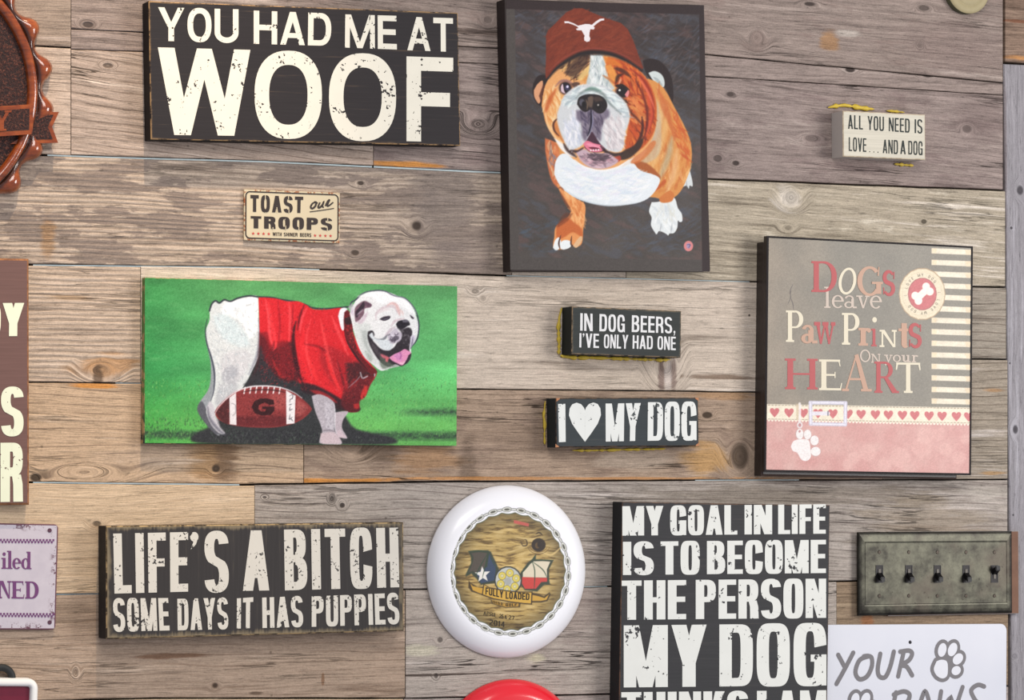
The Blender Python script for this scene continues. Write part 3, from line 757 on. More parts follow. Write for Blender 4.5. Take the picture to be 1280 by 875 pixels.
# small block signs, glued on with a yellow bead
glue = plain('yellow_glue', C(206, 178, 62), .5, var=.25, scale=140)
def glue_bead(panel, pts, wd_=.0022, name='glue_bead', dep=.006):
    """ragged bead of glue squeezed out between the block and the wall"""
    wd = wd_*1.45; rng = random.Random(len(pts)*7+int(pts[0][0])); V, Fc = [], []
    P = []
    for (x0, y0), (x1, y1) in zip(pts, pts[1:]):
        n = max(2, int(math.hypot(x1-x0, y1-y0)/3))
        P += [(x0+(x1-x0)*i/n, y0+(y1-y0)*i/n) for i in range(n)]
    P.append(pts[-1])
    L = [panel.L(a, b, 0.002) for a, b in P]; k = 6
    for i, (x, z) in enumerate(L):
        a, b = L[max(i-1, 0)], L[min(i+1, len(L)-1)]
        tx, tz = b[0]-a[0], b[1]-a[1]; l = math.hypot(tx, tz) or 1; nx, nz = -tz/l, tx/l
        r = wd*rng.uniform(.3, 1.4)*(.2 if i in (0, len(L)-1) else 1)
        for j in range(k):
            an = 2*math.pi*j/k
            V.append((x+nx*r*math.cos(an), -dep*.35+.55*dep*math.sin(an)*min(1, r/wd), z+nz*r*math.cos(an)))
    for i in range(len(L)-1):
        for j in range(k): Fc.append((i*k+j, i*k+(j+1) % k, (i+1)*k+(j+1) % k, (i+1)*k+j))
    return mesh(name, V, Fc, glue, panel.root, smooth=True)

p = box_sign('block_sign', 'small cream block sign reading ALL YOU NEED IS LOVE AND A DOG', 'sign',
             (1053.5, 138.8), (1157, 143), (1156.5, 200.2), (1054, 195.2), .039, C(208, 202, 184), C(180, 164, 136), C(222, 208, 180), C(190, 170, 140), bev=.0014, scuff=.003, amount=.35, side=C(186, 178, 170))
slab('side_panel', .0372, p.h*.985, 0, 0, [plain('grey_side', C(176, 168, 160), .7)], p.root) if False else None
bi = ink('black_letters', C(38, 46, 44), C(220, 214, 198), .80, .84, 240)
for wd, TL, TR, BR, BL in (('ALL', (1060, 143.5), (1078.5, 144.8), (1078.5, 162), (1060, 161)), ('YOU', (1084.5, 145), (1104.8, 146), (1104.8, 163.8), (1084.5, 162.3)),
                           ('NEED', (1111, 147), (1137, 148.5), (1137, 166), (1111, 164)), ('IS', (1143.3, 149), (1152.8, 149.5), (1152.8, 167), (1143.3, 166.3)),
                           ('LOVE', (1061, 171.5), (1082.8, 173), (1082.8, 190), (1061, 188.7)), ('AND', (1103.5, 174.5), (1122.3, 175.2), (1122.3, 192.8), (1103.5, 191.3)),
                           ('A', (1125.3, 175.5), (1132, 175.8), (1132, 193), (1125.3, 192.5)), ('DOG', (1135.3, 176), (1153, 177), (1153, 194), (1135.3, 193))):
    write(p, wd, TL, TR, BR, BL, bi, v=.27, h=.10, n=3.4, space=.26)
for k in range(3):
    x, z = p.L(1087+k*5.2, 189.6+k*.3); flat('lettering', [[(x+q[0], z+q[1]) for q in pp] for pp in dot(0, 0, .0009)], -p.d-.0005, bi, p.root)
tag(p.root, group='small block signs glued to the planks')
glue_bead(p, [(1035, 134.5), (1045, 132.5), (1056, 131.5), (1068, 133.5), (1080, 135.5), (1093, 136.5)], .0026); glue_bead(p, [(1108, 138.5), (1118, 139.2), (1131, 140.5)], .0014)
glue_bead(p, [(1118, 205), (1130, 206), (1142, 207)], .002)

p = box_sign('block_sign', "small black block sign reading IN DOG BEERS, I'VE ONLY HAD ONE", 'sign',
             (714.8, 382.6), (851.5, 389), (851.5, 446.7), (714.8, 443), .039, C(52, 56, 54), C(128, 116, 96), C(156, 132, 104), C(60, 58, 54), bev=.0013, scuff=.0035, amount=.45)
wi = ink('white_letters', C(228, 228, 226), C(60, 64, 62), .78, .82, 240)
for wd, TL, TR, BR, BL in (('IN', (725.3, 391.5), (740.5, 392.2), (740.8, 414), (725, 413.2)), ('DOG', (749.3, 392.5), (780.8, 394), (780.8, 415.3), (749, 414)),
                           ('BEERS,', (789.8, 394), (844, 397), (844, 416.8), (789.5, 415)), ("I'VE", (724.3, 416.5), (748.5, 417.3), (748.5, 435), (724, 434.2)),
                           ('ONLY', (754.8, 418), (785.3, 418.7), (784.5, 436), (754.5, 435)), ('HAD', (790.8, 419), (815.8, 420), (815.8, 436.6), (790.5, 435.8)),
                           ('ONE', (821.8, 420.3), (844.5, 421), (844.5, 437.8), (821.5, 436.8))):
    write(p, wd, TL, TR, BR, BL, wi, v=.30, h=.13, n=3.2, space=.18)
tag(p.root, group='small block signs glued to the planks')
glue_bead(p, [(702.5, 384), (699.5, 395), (698, 410), (699, 430), (698.5, 443)], .0022)
glue_bead(p, [(700, 444.5), (716, 447), (740, 447), (770, 448), (800, 449), (826, 450), (838, 449.5)], .0020)

p = box_sign('block_sign', 'small black block sign reading I, a white heart, MY DOG', 'sign',
             (695.5, 497.7), (873, 497.2), (873.6, 557.3), (694.3, 559), .036, C(56, 62, 64), C(120, 108, 90), C(40, 38, 38), C(96, 74, 56), bev=.0013, scuff=.002, amount=.35)
di = ink('dog_letters', C(228, 230, 224), C(58, 64, 66), .68, .705, 150)
for wd, TL, TR, BR, BL in (('I', (697.5, 505), (706.5, 504.8), (707, 552.3), (698.5, 552.8)), ('MY', (756.8, 504.5), (800.8, 503.8), (799.5, 551), (757, 552)),
                           ('DOG', (809.8, 502.8), (870.3, 502.3), (870.5, 550.2), (809.3, 551))):
    write(p, wd, TL, TR, BR, BL, di, v=.37 if wd == 'DOG' else .40, h=.12, n=3.8, space=.10)
flat('heart', place(p, heart_polys(), (711, 503.5), (751, 503), (751, 552), (711, 552.5)), -p.d-.0005, di, p.root)
cm = plain('worn_corner_wood', C(182, 126, 88), .75, var=.25, scale=200)
for (x, y, sx, sy) in ((695.5, 497.7, 1, 1), (873, 497.2, -1, 1), (873.6, 557.3, -1, -1), (694.3, 559, 1, -1)):
    a = p.L(x, y); r = .0062
    flat('worn_corner', [[(a[0]-sx*.0002, a[1]+sy*.0002), (a[0]+sx*r, a[1]), (a[0]+sx*r*.75, a[1]-sy*r*.4), (a[0]+sx*r*.35, a[1]-sy*r*.6), (a[0], a[1]-sy*r*.9)]], -p.d-.0004, cm, p.root)
tag(p.root, group='small block signs glued to the planks')
glue_bead(p, [(681.5, 501), (680.5, 512), (679.5, 520), (681, 530), (680.5, 545), (681, 556)], .0016)
glue_bead(p, [(715, 563), (740, 563), (780, 562), (810, 561.5), (832, 561)], .0015)

# brown sign cut by the left edge
p = box_sign('wooden_sign', 'brown wooden sign with pale green letters at the left edge of the photo', 'sign',
             (-178, 322), (37.5, 321), (35.5, 633.5), (-178, 631), .020, C(114, 86, 80), C(150, 108, 76), C(156, 108, 72), C(120, 80, 58), bev=.003, scuff=.002, amount=.4)
ri = ink('green_white_letters', C(232, 236, 208), C(112, 86, 80), .70, .72, 150)
for wd, TL, TR, BR, BL in (('DY', (-24, 379), (30.2, 378.6), (29.5, 420), (-24, 420.5)), ('S', (1.2, 484), (29.6, 483.8), (29.2, 544.5), (1.2, 545)), ('R', (0.5, 553.5), (29, 553.2), (28.6, 627), (0.5, 627.5))):
    write(p, wd, TL, TR, BR, BL, ri, v=.42, h=.15, n=3.4, space=.09)
# letters that continue out of frame to the left, on the same lines
write(p, 'NO', (-64, 379.2), (-28, 379), (-28, 420.5), (-64, 420.6), ri, v=.42, h=.15, n=3.4, space=.09) if False else None

# ------------------------------------------------------------------ tin signs
def tin(name, label, TL, TR, BR, BL, mat, depth=.004, r=.004, cat='sign'):
    p = Panel(name, label, cat, TL, TR, BR, BL, depth)
    slab('plate', p.w, p.h, -p.gap, -depth, [mat], p.root, r=r, bev=.0006)
    return p
def border(w, h, r, t, y, mat, parent, off=0.0, name='border'):
    A = rounded(w-2*off, h-2*off, r, 7); B = rounded(w-2*off-2*t, h-2*off-2*t, max(r-t, .0008), 7); n = len(A)
    return flat(name, [[A[i], A[(i+1) % n], B[(i+1) % n], B[i]] for i in range(n)], y, mat, parent)

t = NT('rusty_cream_tin'); v, s = t.obj()
nz = t.noise(v, 160, 4, .7); w0, h0 = .153, .081
e = t.math('MINIMUM', t.math('SUBTRACT', .0800, t.math('ABSOLUTE', s[0])), t.math('SUBTRACT', .0410, t.math('ABSOLUTE', s[2])))
m = t.math('MULTIPLY', t.step(e, .006, .003), t.step(nz, .50, .58))
tinm = t.fin(t.mix(m, C(208, 194, 162), C(158, 92, 52)), .5, 0, .4)
p = tin('tin_sign', 'small cream tin sign reading TOAST our TROOPS with rusty edges', (305.2, 236.9), (425.2, 240.8), (424.3, 304.2), (304.8, 299.8), tinm, r=.0015)
dk = C(50, 40, 36); tm = plain('dark_print', dk, .5, var=.08)
# rounded frame line
Lc = [p.L(*q) for q in ((306.3, 238.7), (423.6, 242.6), (422.8, 302), (306.4, 298))]
fw = (Lc[1][0]-Lc[0][0]+Lc[2][0]-Lc[3][0])/2; fh = (Lc[0][1]-Lc[3][1]+Lc[1][1]-Lc[2][1])/2
border(fw, fh, .0075, .0020, -p.d-.0004, tm, p.root)
for wd, TL, TR, BR, BL, f in (('TOAST', (313, 243.6), (379, 246), (378.5, 266.3), (313, 264.8), .36), ('TROOPS', (313.3, 270), (415.3, 273), (415, 288), (313.3, 285.3), .40)):
    write(p, wd, TL, TR, BR, BL, tm, v=f, h=.20, n=3.0, space=.24)
crm = plain('cream_print', C(208, 194, 162), .5, var=.05)
# stencil bridges
def bridge(x, y0, y1, w=1.1):
    a, b = p.L(x-w/2, y0), p.L(x+w/2, y1)
    flat('stencil_gap', [[(a[0], b[1]), (b[0], b[1]), (b[0], a[1]), (a[0], a[1])]], -p.d-.0007, crm, p.root)
for x, y0, y1 in ((331.5, 243.5, 250), (331.5, 260, 266), (346, 259, 266), (360.5, 244, 249), (361, 262, 267), (356, 271, 275), (357, 282, 288), (373.5, 271, 275), (373.5, 283, 288), (341, 284, 288), (409.5, 272, 277), (409, 284, 289)):
    bridge(x, y0, y1, .9)
def mono(panel, strokes, wd, mat, name='lettering', slant=0, lift=.0005, taper=False):
    """round-ended pen strokes given where they show"""
    polys = []
    for st in strokes:
        q = [panel.L(*a) for a in smooth(st)]
        tp = [.45+.75*abs(math.sin(2.2*i/len(q)+.6)) for i in range(len(q))] if taper else None
        polys += pen(q, wd, wd, tp)
        if not taper:
            for e_ in (q[0], q[-1]): polys += dot(e_[0], e_[1], wd/2)
    return flat(name, polys, -panel.d-lift, mat, panel.root)
def smooth(P, k=5):
    if len(P) < 3: return list(P)
    out = []
    for i in range(len(P)-1):
        a, b, c, d = P[max(i-1, 0)], P[i], P[i+1], P[min(i+2, len(P)-1)]
        for j in range(k):
            t = j/k
            out.append(tuple(.5*((2*b[m])+(-a[m]+c[m])*t+(2*a[m]-5*b[m]+4*c[m]-d[m])*t*t+(-a[m]+3*b[m]-3*c[m]+d[m])*t**3) for m in (0, 1)))
    out.append(tuple(P[-1])); return out
mono(p, [[(394.5, 252.5), (390.5, 254.5), (388.3, 259), (390.5, 260.6), (393.8, 258), (395.3, 253.5), (394.5, 252.5), (397, 254)],
         [(400, 253), (397.6, 258.2), (398.8, 259.8), (402.5, 256.8), (404.5, 252.8), (403, 258), (404.8, 259.2)],
         [(406.5, 257.5), (409.5, 252), (411.5, 250.2), (409.5, 254.5), (409.3, 257.5), (412, 256.5), (416.5, 252.8)]], .0025, tm, taper=True)
mono(p, [[(387.5, 264.8), (400, 263.2), (417, 260.6)]], .0015, tm, 'underline')
rs = plain('red_print', C(196, 62, 58), .5, var=.05)
for k in range(4):
    for bx, by in ((316.4, 291.9), (393.7, 294.4)):
        x, z = p.L(bx+k*6.5, by+k*.17)
        flat('star', [[(x+q[0], z+q[1]) for q in pp] for pp in star_polys(0, 0, .0028)], -p.d-.0005, rs, p.root)
for wd, xa, xb in (('WITH', 340.8, 352), ('SHINER', 354.8, 371.8), ('BEERS', 375, 389)):
    f = lambda x: 290.3+(x-340)*.028
    write(p, wd, (xa, f(xa)), (xb, f(xb)), (xb, f(xb)+4.6), (xa, f(xa)+4.6), tm, v=.30, h=.17, n=3, space=.25)

# lilac tin sign, cut by the left edge
t = NT('lilac_tin'); v, s = t.obj()
nz = t.noise(v, 110, 5, .75)
PW, PH = 250, 133
ltin = None
p = Panel('tin_sign', 'worn lilac tin sign with purple letters and two chequered lines', 'sign', (-120, 652.5), (71.4, 655), (70.8, 787.5), (-120, 786), .0045)
e = t.math('MINIMUM', t.math('SUBTRACT', p.w/2, t.math('ABSOLUTE', s[0])), t.math('SUBTRACT', p.h/2, t.math('ABSOLUTE', s[2])))
m1 = t.math('MULTIPLY', t.step(e, .014, .003), t.step(nz, .54, .60)); ln = t.step(e, .0024, .0016)
cxy = [p.L(*q) for q in ((62, 663), (62, 778))]
mott = t.noise(v, 60, 3, .6)
cc = t.mix(mott, C(188, 180, 190), C(208, 201, 207))
cc = t.mix(t.math('MAXIMUM', m1, ln), cc, C(100, 60, 74))
ltin = t.fin(cc, .42, 0, .45)
slab('plate', p.w, p.h, -p.gap, -.0045, [ltin], p.root, r=.0065, bev=.0006)
pm = plain('purple_print', C(112, 64, 112), .5, var=.1)
for (x, z) in cxy:
    flat('screw_hole', [[(x+q[0], z+q[1]) for q in pp] for pp in dot(0, 0, .0032)], -p.d-.0006, plain('purple_rust', C(86, 54, 70), .6), p.root)
for yy in (673.5, 766.0):
    sq = []
    for k in range(-24, 17):
        for r in (0, 1):
            x0, y0 = 4.1*k+r*2.05, yy+r*2.6+(k*4.1)*.006
            a, b = p.L(x0, y0), p.L(x0+2.15, y0+2.6)
            if x0 > 67: continue
            sq.append([(a[0], b[1]), (b[0], b[1]), (b[0], a[1]), (a[0], a[1])])
    flat('chequer_line', sq, -p.d-.0005, pm, p.root)
write(p, 'iled', (1.5, 689.5), (39.5, 690.5), (39.3, 711.5), (1.5, 711), pm, glyph=lambda c: serif(c, .19, .06), space=.03)
write(p, 'NED', (-2.0, 726), (49, 727), (49, 748.5), (-2.0, 747.8), pm, glyph=lambda c: serif(c, .24, .07), space=.05)

# white board with handwriting
wb = NT('white_enamel'); v, s = wb.obj()
n_ = wb.noise(v, 9, 3, .5)
wbm = wb.fin(wb.mix(n_, C(226, 227, 232), C(208, 211, 220)), .22, 0, .5, .3)
p = tin('enamel_sign', 'white enamel sign with grey handwriting and paw outline, bottom right corner', (1024, 784), (1257.2, 776.8), (1258.8, 960), (1024, 960), wbm, depth=.0035, r=.012)
gm = plain('grey_print', C(118, 115, 117), .5, var=.05); wm = plain('white_print', C(222, 223, 228), .3, var=.02)
Z = lambda a, b: (1030+a/3.724, 640+b/3.724)
mono(p, [[Z(66, 665), Z(98, 725)], [Z(136, 655), Z(98, 728), Z(58, 800)],
         [Z(205, 672), Z(165, 690), Z(146, 745), Z(165, 778), Z(200, 765), Z(222, 720), Z(222, 680), Z(205, 670), Z(185, 672)],
         [Z(262, 660), Z(250, 730), Z(258, 765), Z(285, 768), Z(308, 720), Z(325, 650)],
         [Z(370, 655), Z(345, 765)], [Z(355, 650), Z(395, 645), Z(410, 660), Z(395, 690), Z(360, 712), Z(385, 720), Z(410, 760)]], .0076, gm)
def oval_ring(cx, cy, rx, ry, wd, rot=0):
    pts = []
    for i in range(21):
        a = 2*math.pi*i/20; x, y = rx*math.cos(a), ry*math.sin(a); r = math.radians(rot)
        pts.append(Z(cx+x*math.cos(r)-y*math.sin(r), cy+x*math.sin(r)+y*math.cos(r)))
    return pts
def closed(pan, pts): return [pan.L(*q) for q in pts]
def paw_outline(pan, toes, pad, wd):
    big, small = [], []
    for q in toes+[pad]:
        P = closed(pan, q)[:-1]; cx = sum(a for a, b in P)/len(P); cz = sum(b for a, b in P)/len(P)
        for lst, e in ((big, wd), (small, -wd*.45)):
            r = []
            for a, b in P:
                l = math.hypot(a-cx, b-cz); r.append((cx+(a-cx)*(l+e)/l, cz+(b-cz)*(l+e)/l))
            lst.append(r)
    flat('paw_outline', big, -pan.d-.0005, gm, pan.root)
    return flat('paw_fill', small, -pan.d-.0009, wm, pan.root)
toes = [oval_ring(549, 642, 24, 38, 1, 12), oval_ring(597, 640, 25, 38, 1, 20), oval_ring(622, 684, 26, 34, 1, 35), oval_ring(614, 738, 25, 28, 1, 40)]
pad = smooth([Z(520, 690), Z(505, 730), Z(520, 765), Z(550, 780), Z(575, 765), Z(580, 720), Z(572, 690), Z(545, 682), Z(520, 690)])
paw_outline(p, toes, pad, .0043)
ox, oy = -405, 232
sh = lambda q, dx, dy: [(x+dx/3.724, y+dy/3.724) for x, y in q]
paw_outline(p, [sh(q, ox, oy) for q in toes], sh(pad, ox, oy), .0043)
mono(p, [[Z(335, 840), Z(322, 900), Z(312, 960)], [Z(325, 850), Z(370, 835), Z(398, 850), Z(385, 885), Z(335, 905)],
         [Z(420, 960), Z(450, 880), Z(470, 835), Z(488, 880), Z(495, 960)], [Z(432, 915), Z(492, 912)],
         [Z(545, 835), Z(535, 900), Z(530, 950), Z(590, 865), Z(595, 950), Z(645, 815)],
         [Z(745, 812), Z(715, 805), Z(685, 830), Z(700, 870), Z(720, 900), Z(700, 945), Z(665, 950)]], .0076, gm)
x, z = p.L(*Z(401, 606))
bmx = bmesh.new(); bmesh.ops.create_uvsphere(bmx, u_segments=12, v_segments=8, radius=.0030)
for vv in bmx.verts: vv.co = Vector((vv.co.x+x, vv.co.y*.5-p.d, vv.co.z+z))
bm_obj('screw', bmx, plain('dark_screw', C(60, 58, 62), .35, metal=.8), p.root, True)
# ------------------------------------------------------------------ printed pictures: coloured vertices of a fine flat grid
def vnoise(x, y, seed=0):
    xi = np.floor(x).astype(np.int64); yi = np.floor(y).astype(np.int64); xf = x-xi; yf = y-yi
    def hsh(a, b):
        h = (a*374761393+b*668265263+seed*1442695041) & 0xffffffff
        h = ((h ^ (h >> 13))*1274126177) & 0xffffffff
        return ((h ^ (h >> 16)) & 0xffff)/65535.0
    u = xf*xf*(3-2*xf); w = yf*yf*(3-2*yf)
    return (hsh(xi, yi)*(1-u)+hsh(xi+1, yi)*u)*(1-w)+(hsh(xi, yi+1)*(1-u)+hsh(xi+1, yi+1)*u)*w
def fbm(x, y, seed=0, o=4):
    r = 0; a = .5; k = 1
    for i in range(o): r = r+a*vnoise(x*k, y*k, seed+i); a *= .5; k *= 2.03
    return r/(1-.5**o)

class Art:
    """paints in the coordinates of the photograph; the grid lies on the panel's own front"""
    def __init__(self, panel, corners, step, depth=None):
        self.p = panel; d = panel.d if depth is None else depth
        a, b, c, e = [np.array(panel.L(*q, d)) for q in corners]      # TL TR BR BL local
        nx = int(max(np.hypot(*(b-a)), np.hypot(*(c-e)))*785/step); ny = int(np.hypot(*(e-a))*785/step)
        U, V = np.meshgrid(np.linspace(0, 1, nx), np.linspace(0, 1, ny))
        g = lambda k: (a[k]*(1-U)+b[k]*U)*(1-V)+(e[k]*(1-U)+c[k]*U)*V
        self.X, self.Z, self.d = g(0), g(1), d
        al = panel.roll; ca, sa = math.cos(al), math.sin(al)
        wx = self.X*ca+self.Z*sa+panel.c.x; wz = -self.X*sa+self.Z*ca+panel.c.z; wy = -d
        rx, ry, rz = wx-CAM.x, wy-CAM.y, wz-CAM.z
        dep = rx*FWD.x+ry*FWD.y+rz*FWD.z
        self.PX = (rx*RIGHT.x+ry*RIGHT.y+rz*RIGHT.z)/dep*F_PX+W_/2
        self.PY = -(rx*UP.x+ry*UP.y+rz*UP.z)/dep*F_PX+H_/2
        self.C = np.zeros(self.PX.shape+(3,)); self.o = (0, 0); self.s = 1.0
        self.cx0, self.cx1 = self.PX.min(0), self.PX.max(0); self.ry0, self.ry1 = self.PY.min(1), self.PY.max(1)
        self.rng = np.random.RandomState(7)
    def frame(self, ox, oy, s): self.o = (ox, oy); self.s = s; return self
    def T(self, pts): return [(self.o[0]+x/self.s, self.o[1]+y/self.s) for x, y in pts]
    def win(self, x0, y0, x1, y1):
        i = np.where((self.cx1 >= x0) & (self.cx0 <= x1))[0]; j = np.where((self.ry1 >= y0) & (self.ry0 <= y1))[0]
        if len(i) == 0 or len(j) == 0: return None
        return slice(j[0], j[-1]+1), slice(i[0], i[-1]+1)
    def put(self, sl, a, c):
        a = a[..., None]
        if callable(c): c = c(self.PX[sl], self.PY[sl])
        else: c = np.array(c, float)/255
        self.C[sl] = self.C[sl]*(1-a)+c*a
    def fill(self, c): self.put((slice(None), slice(None)), np.ones(self.PX.shape), c)
    def poly(self, pts, c, soft=1.0, al=1.0, wob=0.0, ws=3.0, sm=True, raw=False):
        P = pts if raw else self.T(pts)
        if sm: P = smooth(list(P)+[P[0]], 4)[:-1]
        P = np.array(P); m = soft+wob+1
        sl = self.win(P[:, 0].min()-m, P[:, 1].min()-m, P[:, 0].max()+m, P[:, 1].max()+m)
        if sl is None: return
        x, y = self.PX[sl], self.PY[sl]; d2 = np.full(x.shape, 1e9); ins = np.zeros(x.shape, bool)
        for (ax, ay), (bx, by) in zip(P, np.roll(P, -1, 0)):
            ex, ey = bx-ax, by-ay; l = ex*ex+ey*ey+1e-9
            t = np.clip(((x-ax)*ex+(y-ay)*ey)/l, 0, 1)
            d2 = np.minimum(d2, (x-ax-t*ex)**2+(y-ay-t*ey)**2)
            cr = ((ay > y) != (by > y))
            if abs(ey) > 1e-9: ins ^= cr & (x < ax+(y-ay)*ex/ey)
        d = np.where(ins, 1, -1)*np.sqrt(d2)
        if wob: d = d+(fbm(x/ws, y/ws, 5, 3)-.5)*2*wob
        t = np.clip(d/soft+.5, 0, 1)
        self.put(sl, t*t*(3-2*t)*al, c)
    def line(self, pts, w, c, soft=.8, al=1.0, taper=True, raw=False, sm=True):
        P = pts if raw else self.T(pts)
        if sm: P = smooth(P, 4)
        P = np.array(P); m = w+soft+1
        sl = self.win(P[:, 0].min()-m, P[:, 1].min()-m, P[:, 0].max()+m, P[:, 1].max()+m)
        if sl is None: return
        x, y = self.PX[sl], self.PY[sl]; best = np.full(x.shape, -1e9); n = len(P)-1
        for i in range(n):
            (ax, ay), (bx, by) = P[i], P[i+1]; ex, ey = bx-ax, by-ay; l = ex*ex+ey*ey+1e-9
            t = np.clip(((x-ax)*ex+(y-ay)*ey)/l, 0, 1)
            ww = w/2*(np.sin(np.pi*np.clip((i+t)/n, .06, .94))**.6 if taper else 1)
            best = np.maximum(best, ww-np.sqrt((x-ax-t*ex)**2+(y-ay-t*ey)**2))
        t = np.clip(best/soft+.5, 0, 1)
        self.put(sl, t*al, c)
    def ell(self, cx, cy, rx, ry, c, soft=.8, al=1.0, rot=0):
        a = math.radians(rot); pts = []
        for i in range(18):
            q = 2*math.pi*i/18; x, y = rx*math.cos(q), ry*math.sin(q)
            pts.append((cx+x*math.cos(a)-y*math.sin(a), cy+x*math.sin(a)+y*math.cos(a)))
        self.poly(pts, c, soft, al, sm=False)
    def brush(self, region, n, ln, w, ang, cols, al=.5, jit=.35, soft=.8):
        """many short strokes inside a region, given in crop units; ang in degrees or f(x, y)"""
        R = np.array(self.T(region)); x0, y0 = R.min(0); x1, y1 = R.max(0); k = 0; tries = 0
        while k < n and tries < n*6:
            tries += 1
            x, y = self.rng.uniform(x0, x1), self.rng.uniform(y0, y1); c = False
            for (ax, ay), (bx, by) in zip(R, np.roll(R, -1, 0)):
                if (ay > y) != (by > y) and x < ax+(y-ay)*(bx-ax)/(by-ay): c = not c
            if not c: continue
            k += 1
            a = math.radians(ang((x-self.o[0])*self.s, (y-self.o[1])*self.s) if callable(ang) else ang)+self.rng.normal(0, jit)
            l = ln*self.rng.uniform(.6, 1.4)/2; dx, dy = l*math.cos(a), l*math.sin(a); b = self.rng.uniform(-.25, .25)*l
            cc = cols[self.rng.randint(len(cols))]
            self.line([(x-dx, y-dy), (x-dy*.0+b*math.sin(a), y+b*math.cos(a)), (x+dx, y+dy)], w*self.rng.uniform(.6, 1.3), cc, soft, al, raw=True, sm=False)
    def grain(self, amt, sc=1.1, seed=3, mul=True):
        n = (vnoise(self.PX/sc*1.0+9, self.PY/sc, seed)-.5)*.6+(self.rng.rand(*self.PX.shape)-.5)*.6
        self.C = np.clip(self.C+amt*n[..., None]*(0.5+0.5*self.C if mul else 1), 0, 1)
    def build(self, name, mat, y=None):
        ny, nx = self.PX.shape; y = -self.d-.0004 if y is None else y
        co = np.empty((ny, nx, 3), np.float32); co[..., 0] = self.X; co[..., 1] = y; co[..., 2] = self.Z
        me = bpy.data.meshes.new(name); nv = nx*ny; nf = (nx-1)*(ny-1)
        me.vertices.add(nv); me.vertices.foreach_set('co', co.ravel())
        idx = np.arange(nv).reshape(ny, nx)
        q = np.stack([idx[1:, :-1], idx[1:, 1:], idx[:-1, 1:], idx[:-1, :-1]], -1).reshape(-1)
        me.loops.add(nf*4); me.loops.foreach_set('vertex_index', q.astype(np.int32))
        me.polygons.add(nf); me.polygons.foreach_set('loop_start', np.arange(0, nf*4, 4, dtype=np.int32))
        me.update(calc_edges=True)
        at_ = me.color_attributes.new('print', 'FLOAT_COLOR', 'POINT')
        rgba = np.ones((nv, 4), np.float32); rgba[:, :3] = s2l(np.clip(self.C, 0, 1)).reshape(-1, 3)
        at_.data.foreach_set('color', rgba.ravel())
        me.materials.append(mat)
        o = bpy.data.objects.new(name, me); col.objects.link(o); o.parent = self.p.root
        return o
def print_mat(name, rough=.5, spec=.4, weave=0, bump=.2):
    t = NT(name); v, s = t.obj()
    a = t.n('ShaderNodeVertexColor'); a.layer_name = 'print'
    n = t.noise(v, 500, 3, .6)
    if weave:
        wx = t.math('SINE', t.math('MULTIPLY', s[0], weave)); wz = t.math('SINE', t.math('MULTIPLY', s[2], weave))
        n = t.math('ADD', n, t.math('MULTIPLY', t.math('MULTIPLY', wx, wz), .5))
    t.bump(n, bump, .0004)
    return t.fin(a.outputs[0], rough, 0, spec)

# ------------------------------------------------------------------ painting: bulldog in a cap
p = Panel('dog_painting', 'dark tall painting of a brown and white bulldog wearing a rust-red cap', 'painting', (632, .5), (880, 6), (887, 340), (637.5, 337.5), .033)
edge_m = plain('canvas_edge', C(46, 36, 34), .7)
slab('canvas', p.w, p.h, -p.gap, -.033, [edge_m], p.root, bev=.0006)
A = Art(p, ((632.3, .9), (879.8, 6.4), (886.8, 339.6), (637.8, 337.2)), .72)
def bgc(x, y):
    n = fbm((x+y*.6)/26, (y-x*.5)/9, 2, 4); m = fbm(x/60, y/60, 8, 3); yy = np.clip(y/340, 0, 1)
    base = np.stack([70+16*yy, 62+18*yy, 62+13*yy], -1)/255  # lightens downward: gloss on the canvas painted into the background
    c1 = np.array([88, 90, 98])/255; c2 = np.array([112, 88, 84])/255
    a = np.clip((n-.54)*3.2, 0, .55)[..., None]; b = np.clip((.46-n)*2.8, 0, .5)[..., None]
    return (base*(1-a)+c1*a)*(1-b)+c2*b+((m-.5)*.10)[..., None]
A.fill(bgc)
A.frame(600, 0, 2.5)
bgp = [(108, 28), (688, 40), (692, 812), (122, 804)]
A.brush([(108, 28), (690, 40), (692, 330), (560, 260), (480, 60), (110, 120)], 260, 12, 2.2, -38, [(98, 104, 118), (112, 94, 92), (80, 72, 74), (76, 84, 98), (120, 108, 108)], .28)
A.brush(bgp, 420, 11, 2.2, -32, [(90, 88, 92), (104, 92, 86), (72, 64, 64), (88, 84, 86)], .22)
A.line([(470, 640), (560, 615), (640, 600)], 8, (92, 102, 118), 7, .35)
A.brush([(380, 690), (560, 650), (680, 660), (680, 790), (400, 780)], 60, 22, 3, -20, [(96, 104, 118), (84, 92, 108)], .22)
A.brush([(130, 700), (250, 690), (230, 800), (130, 795)], 30, 12, 4, -20, [(84, 100, 116)], .22)
# raised-looking outer margin of the canvas
mc = lambda x, y: np.stack([86+0*x, 80+0*x, 76+0*x], -1)/255*(.94+.12*fbm(x/2, y/2, 4, 3))[..., None]
for q in ([(78, 0), (108, 0), (122, 850), (92, 850)], [(90, 804), (720, 812), (722, 850), (90, 848)]): A.poly(q, mc, 1.2, 1, sm=False)
for q in ([(684, 14), (702, 14), (722, 850), (694, 850)], [(78, -2), (700, 12), (700, 46), (78, 28)]): A.poly(q, (58, 46, 46), 1.2, 1, sm=False)
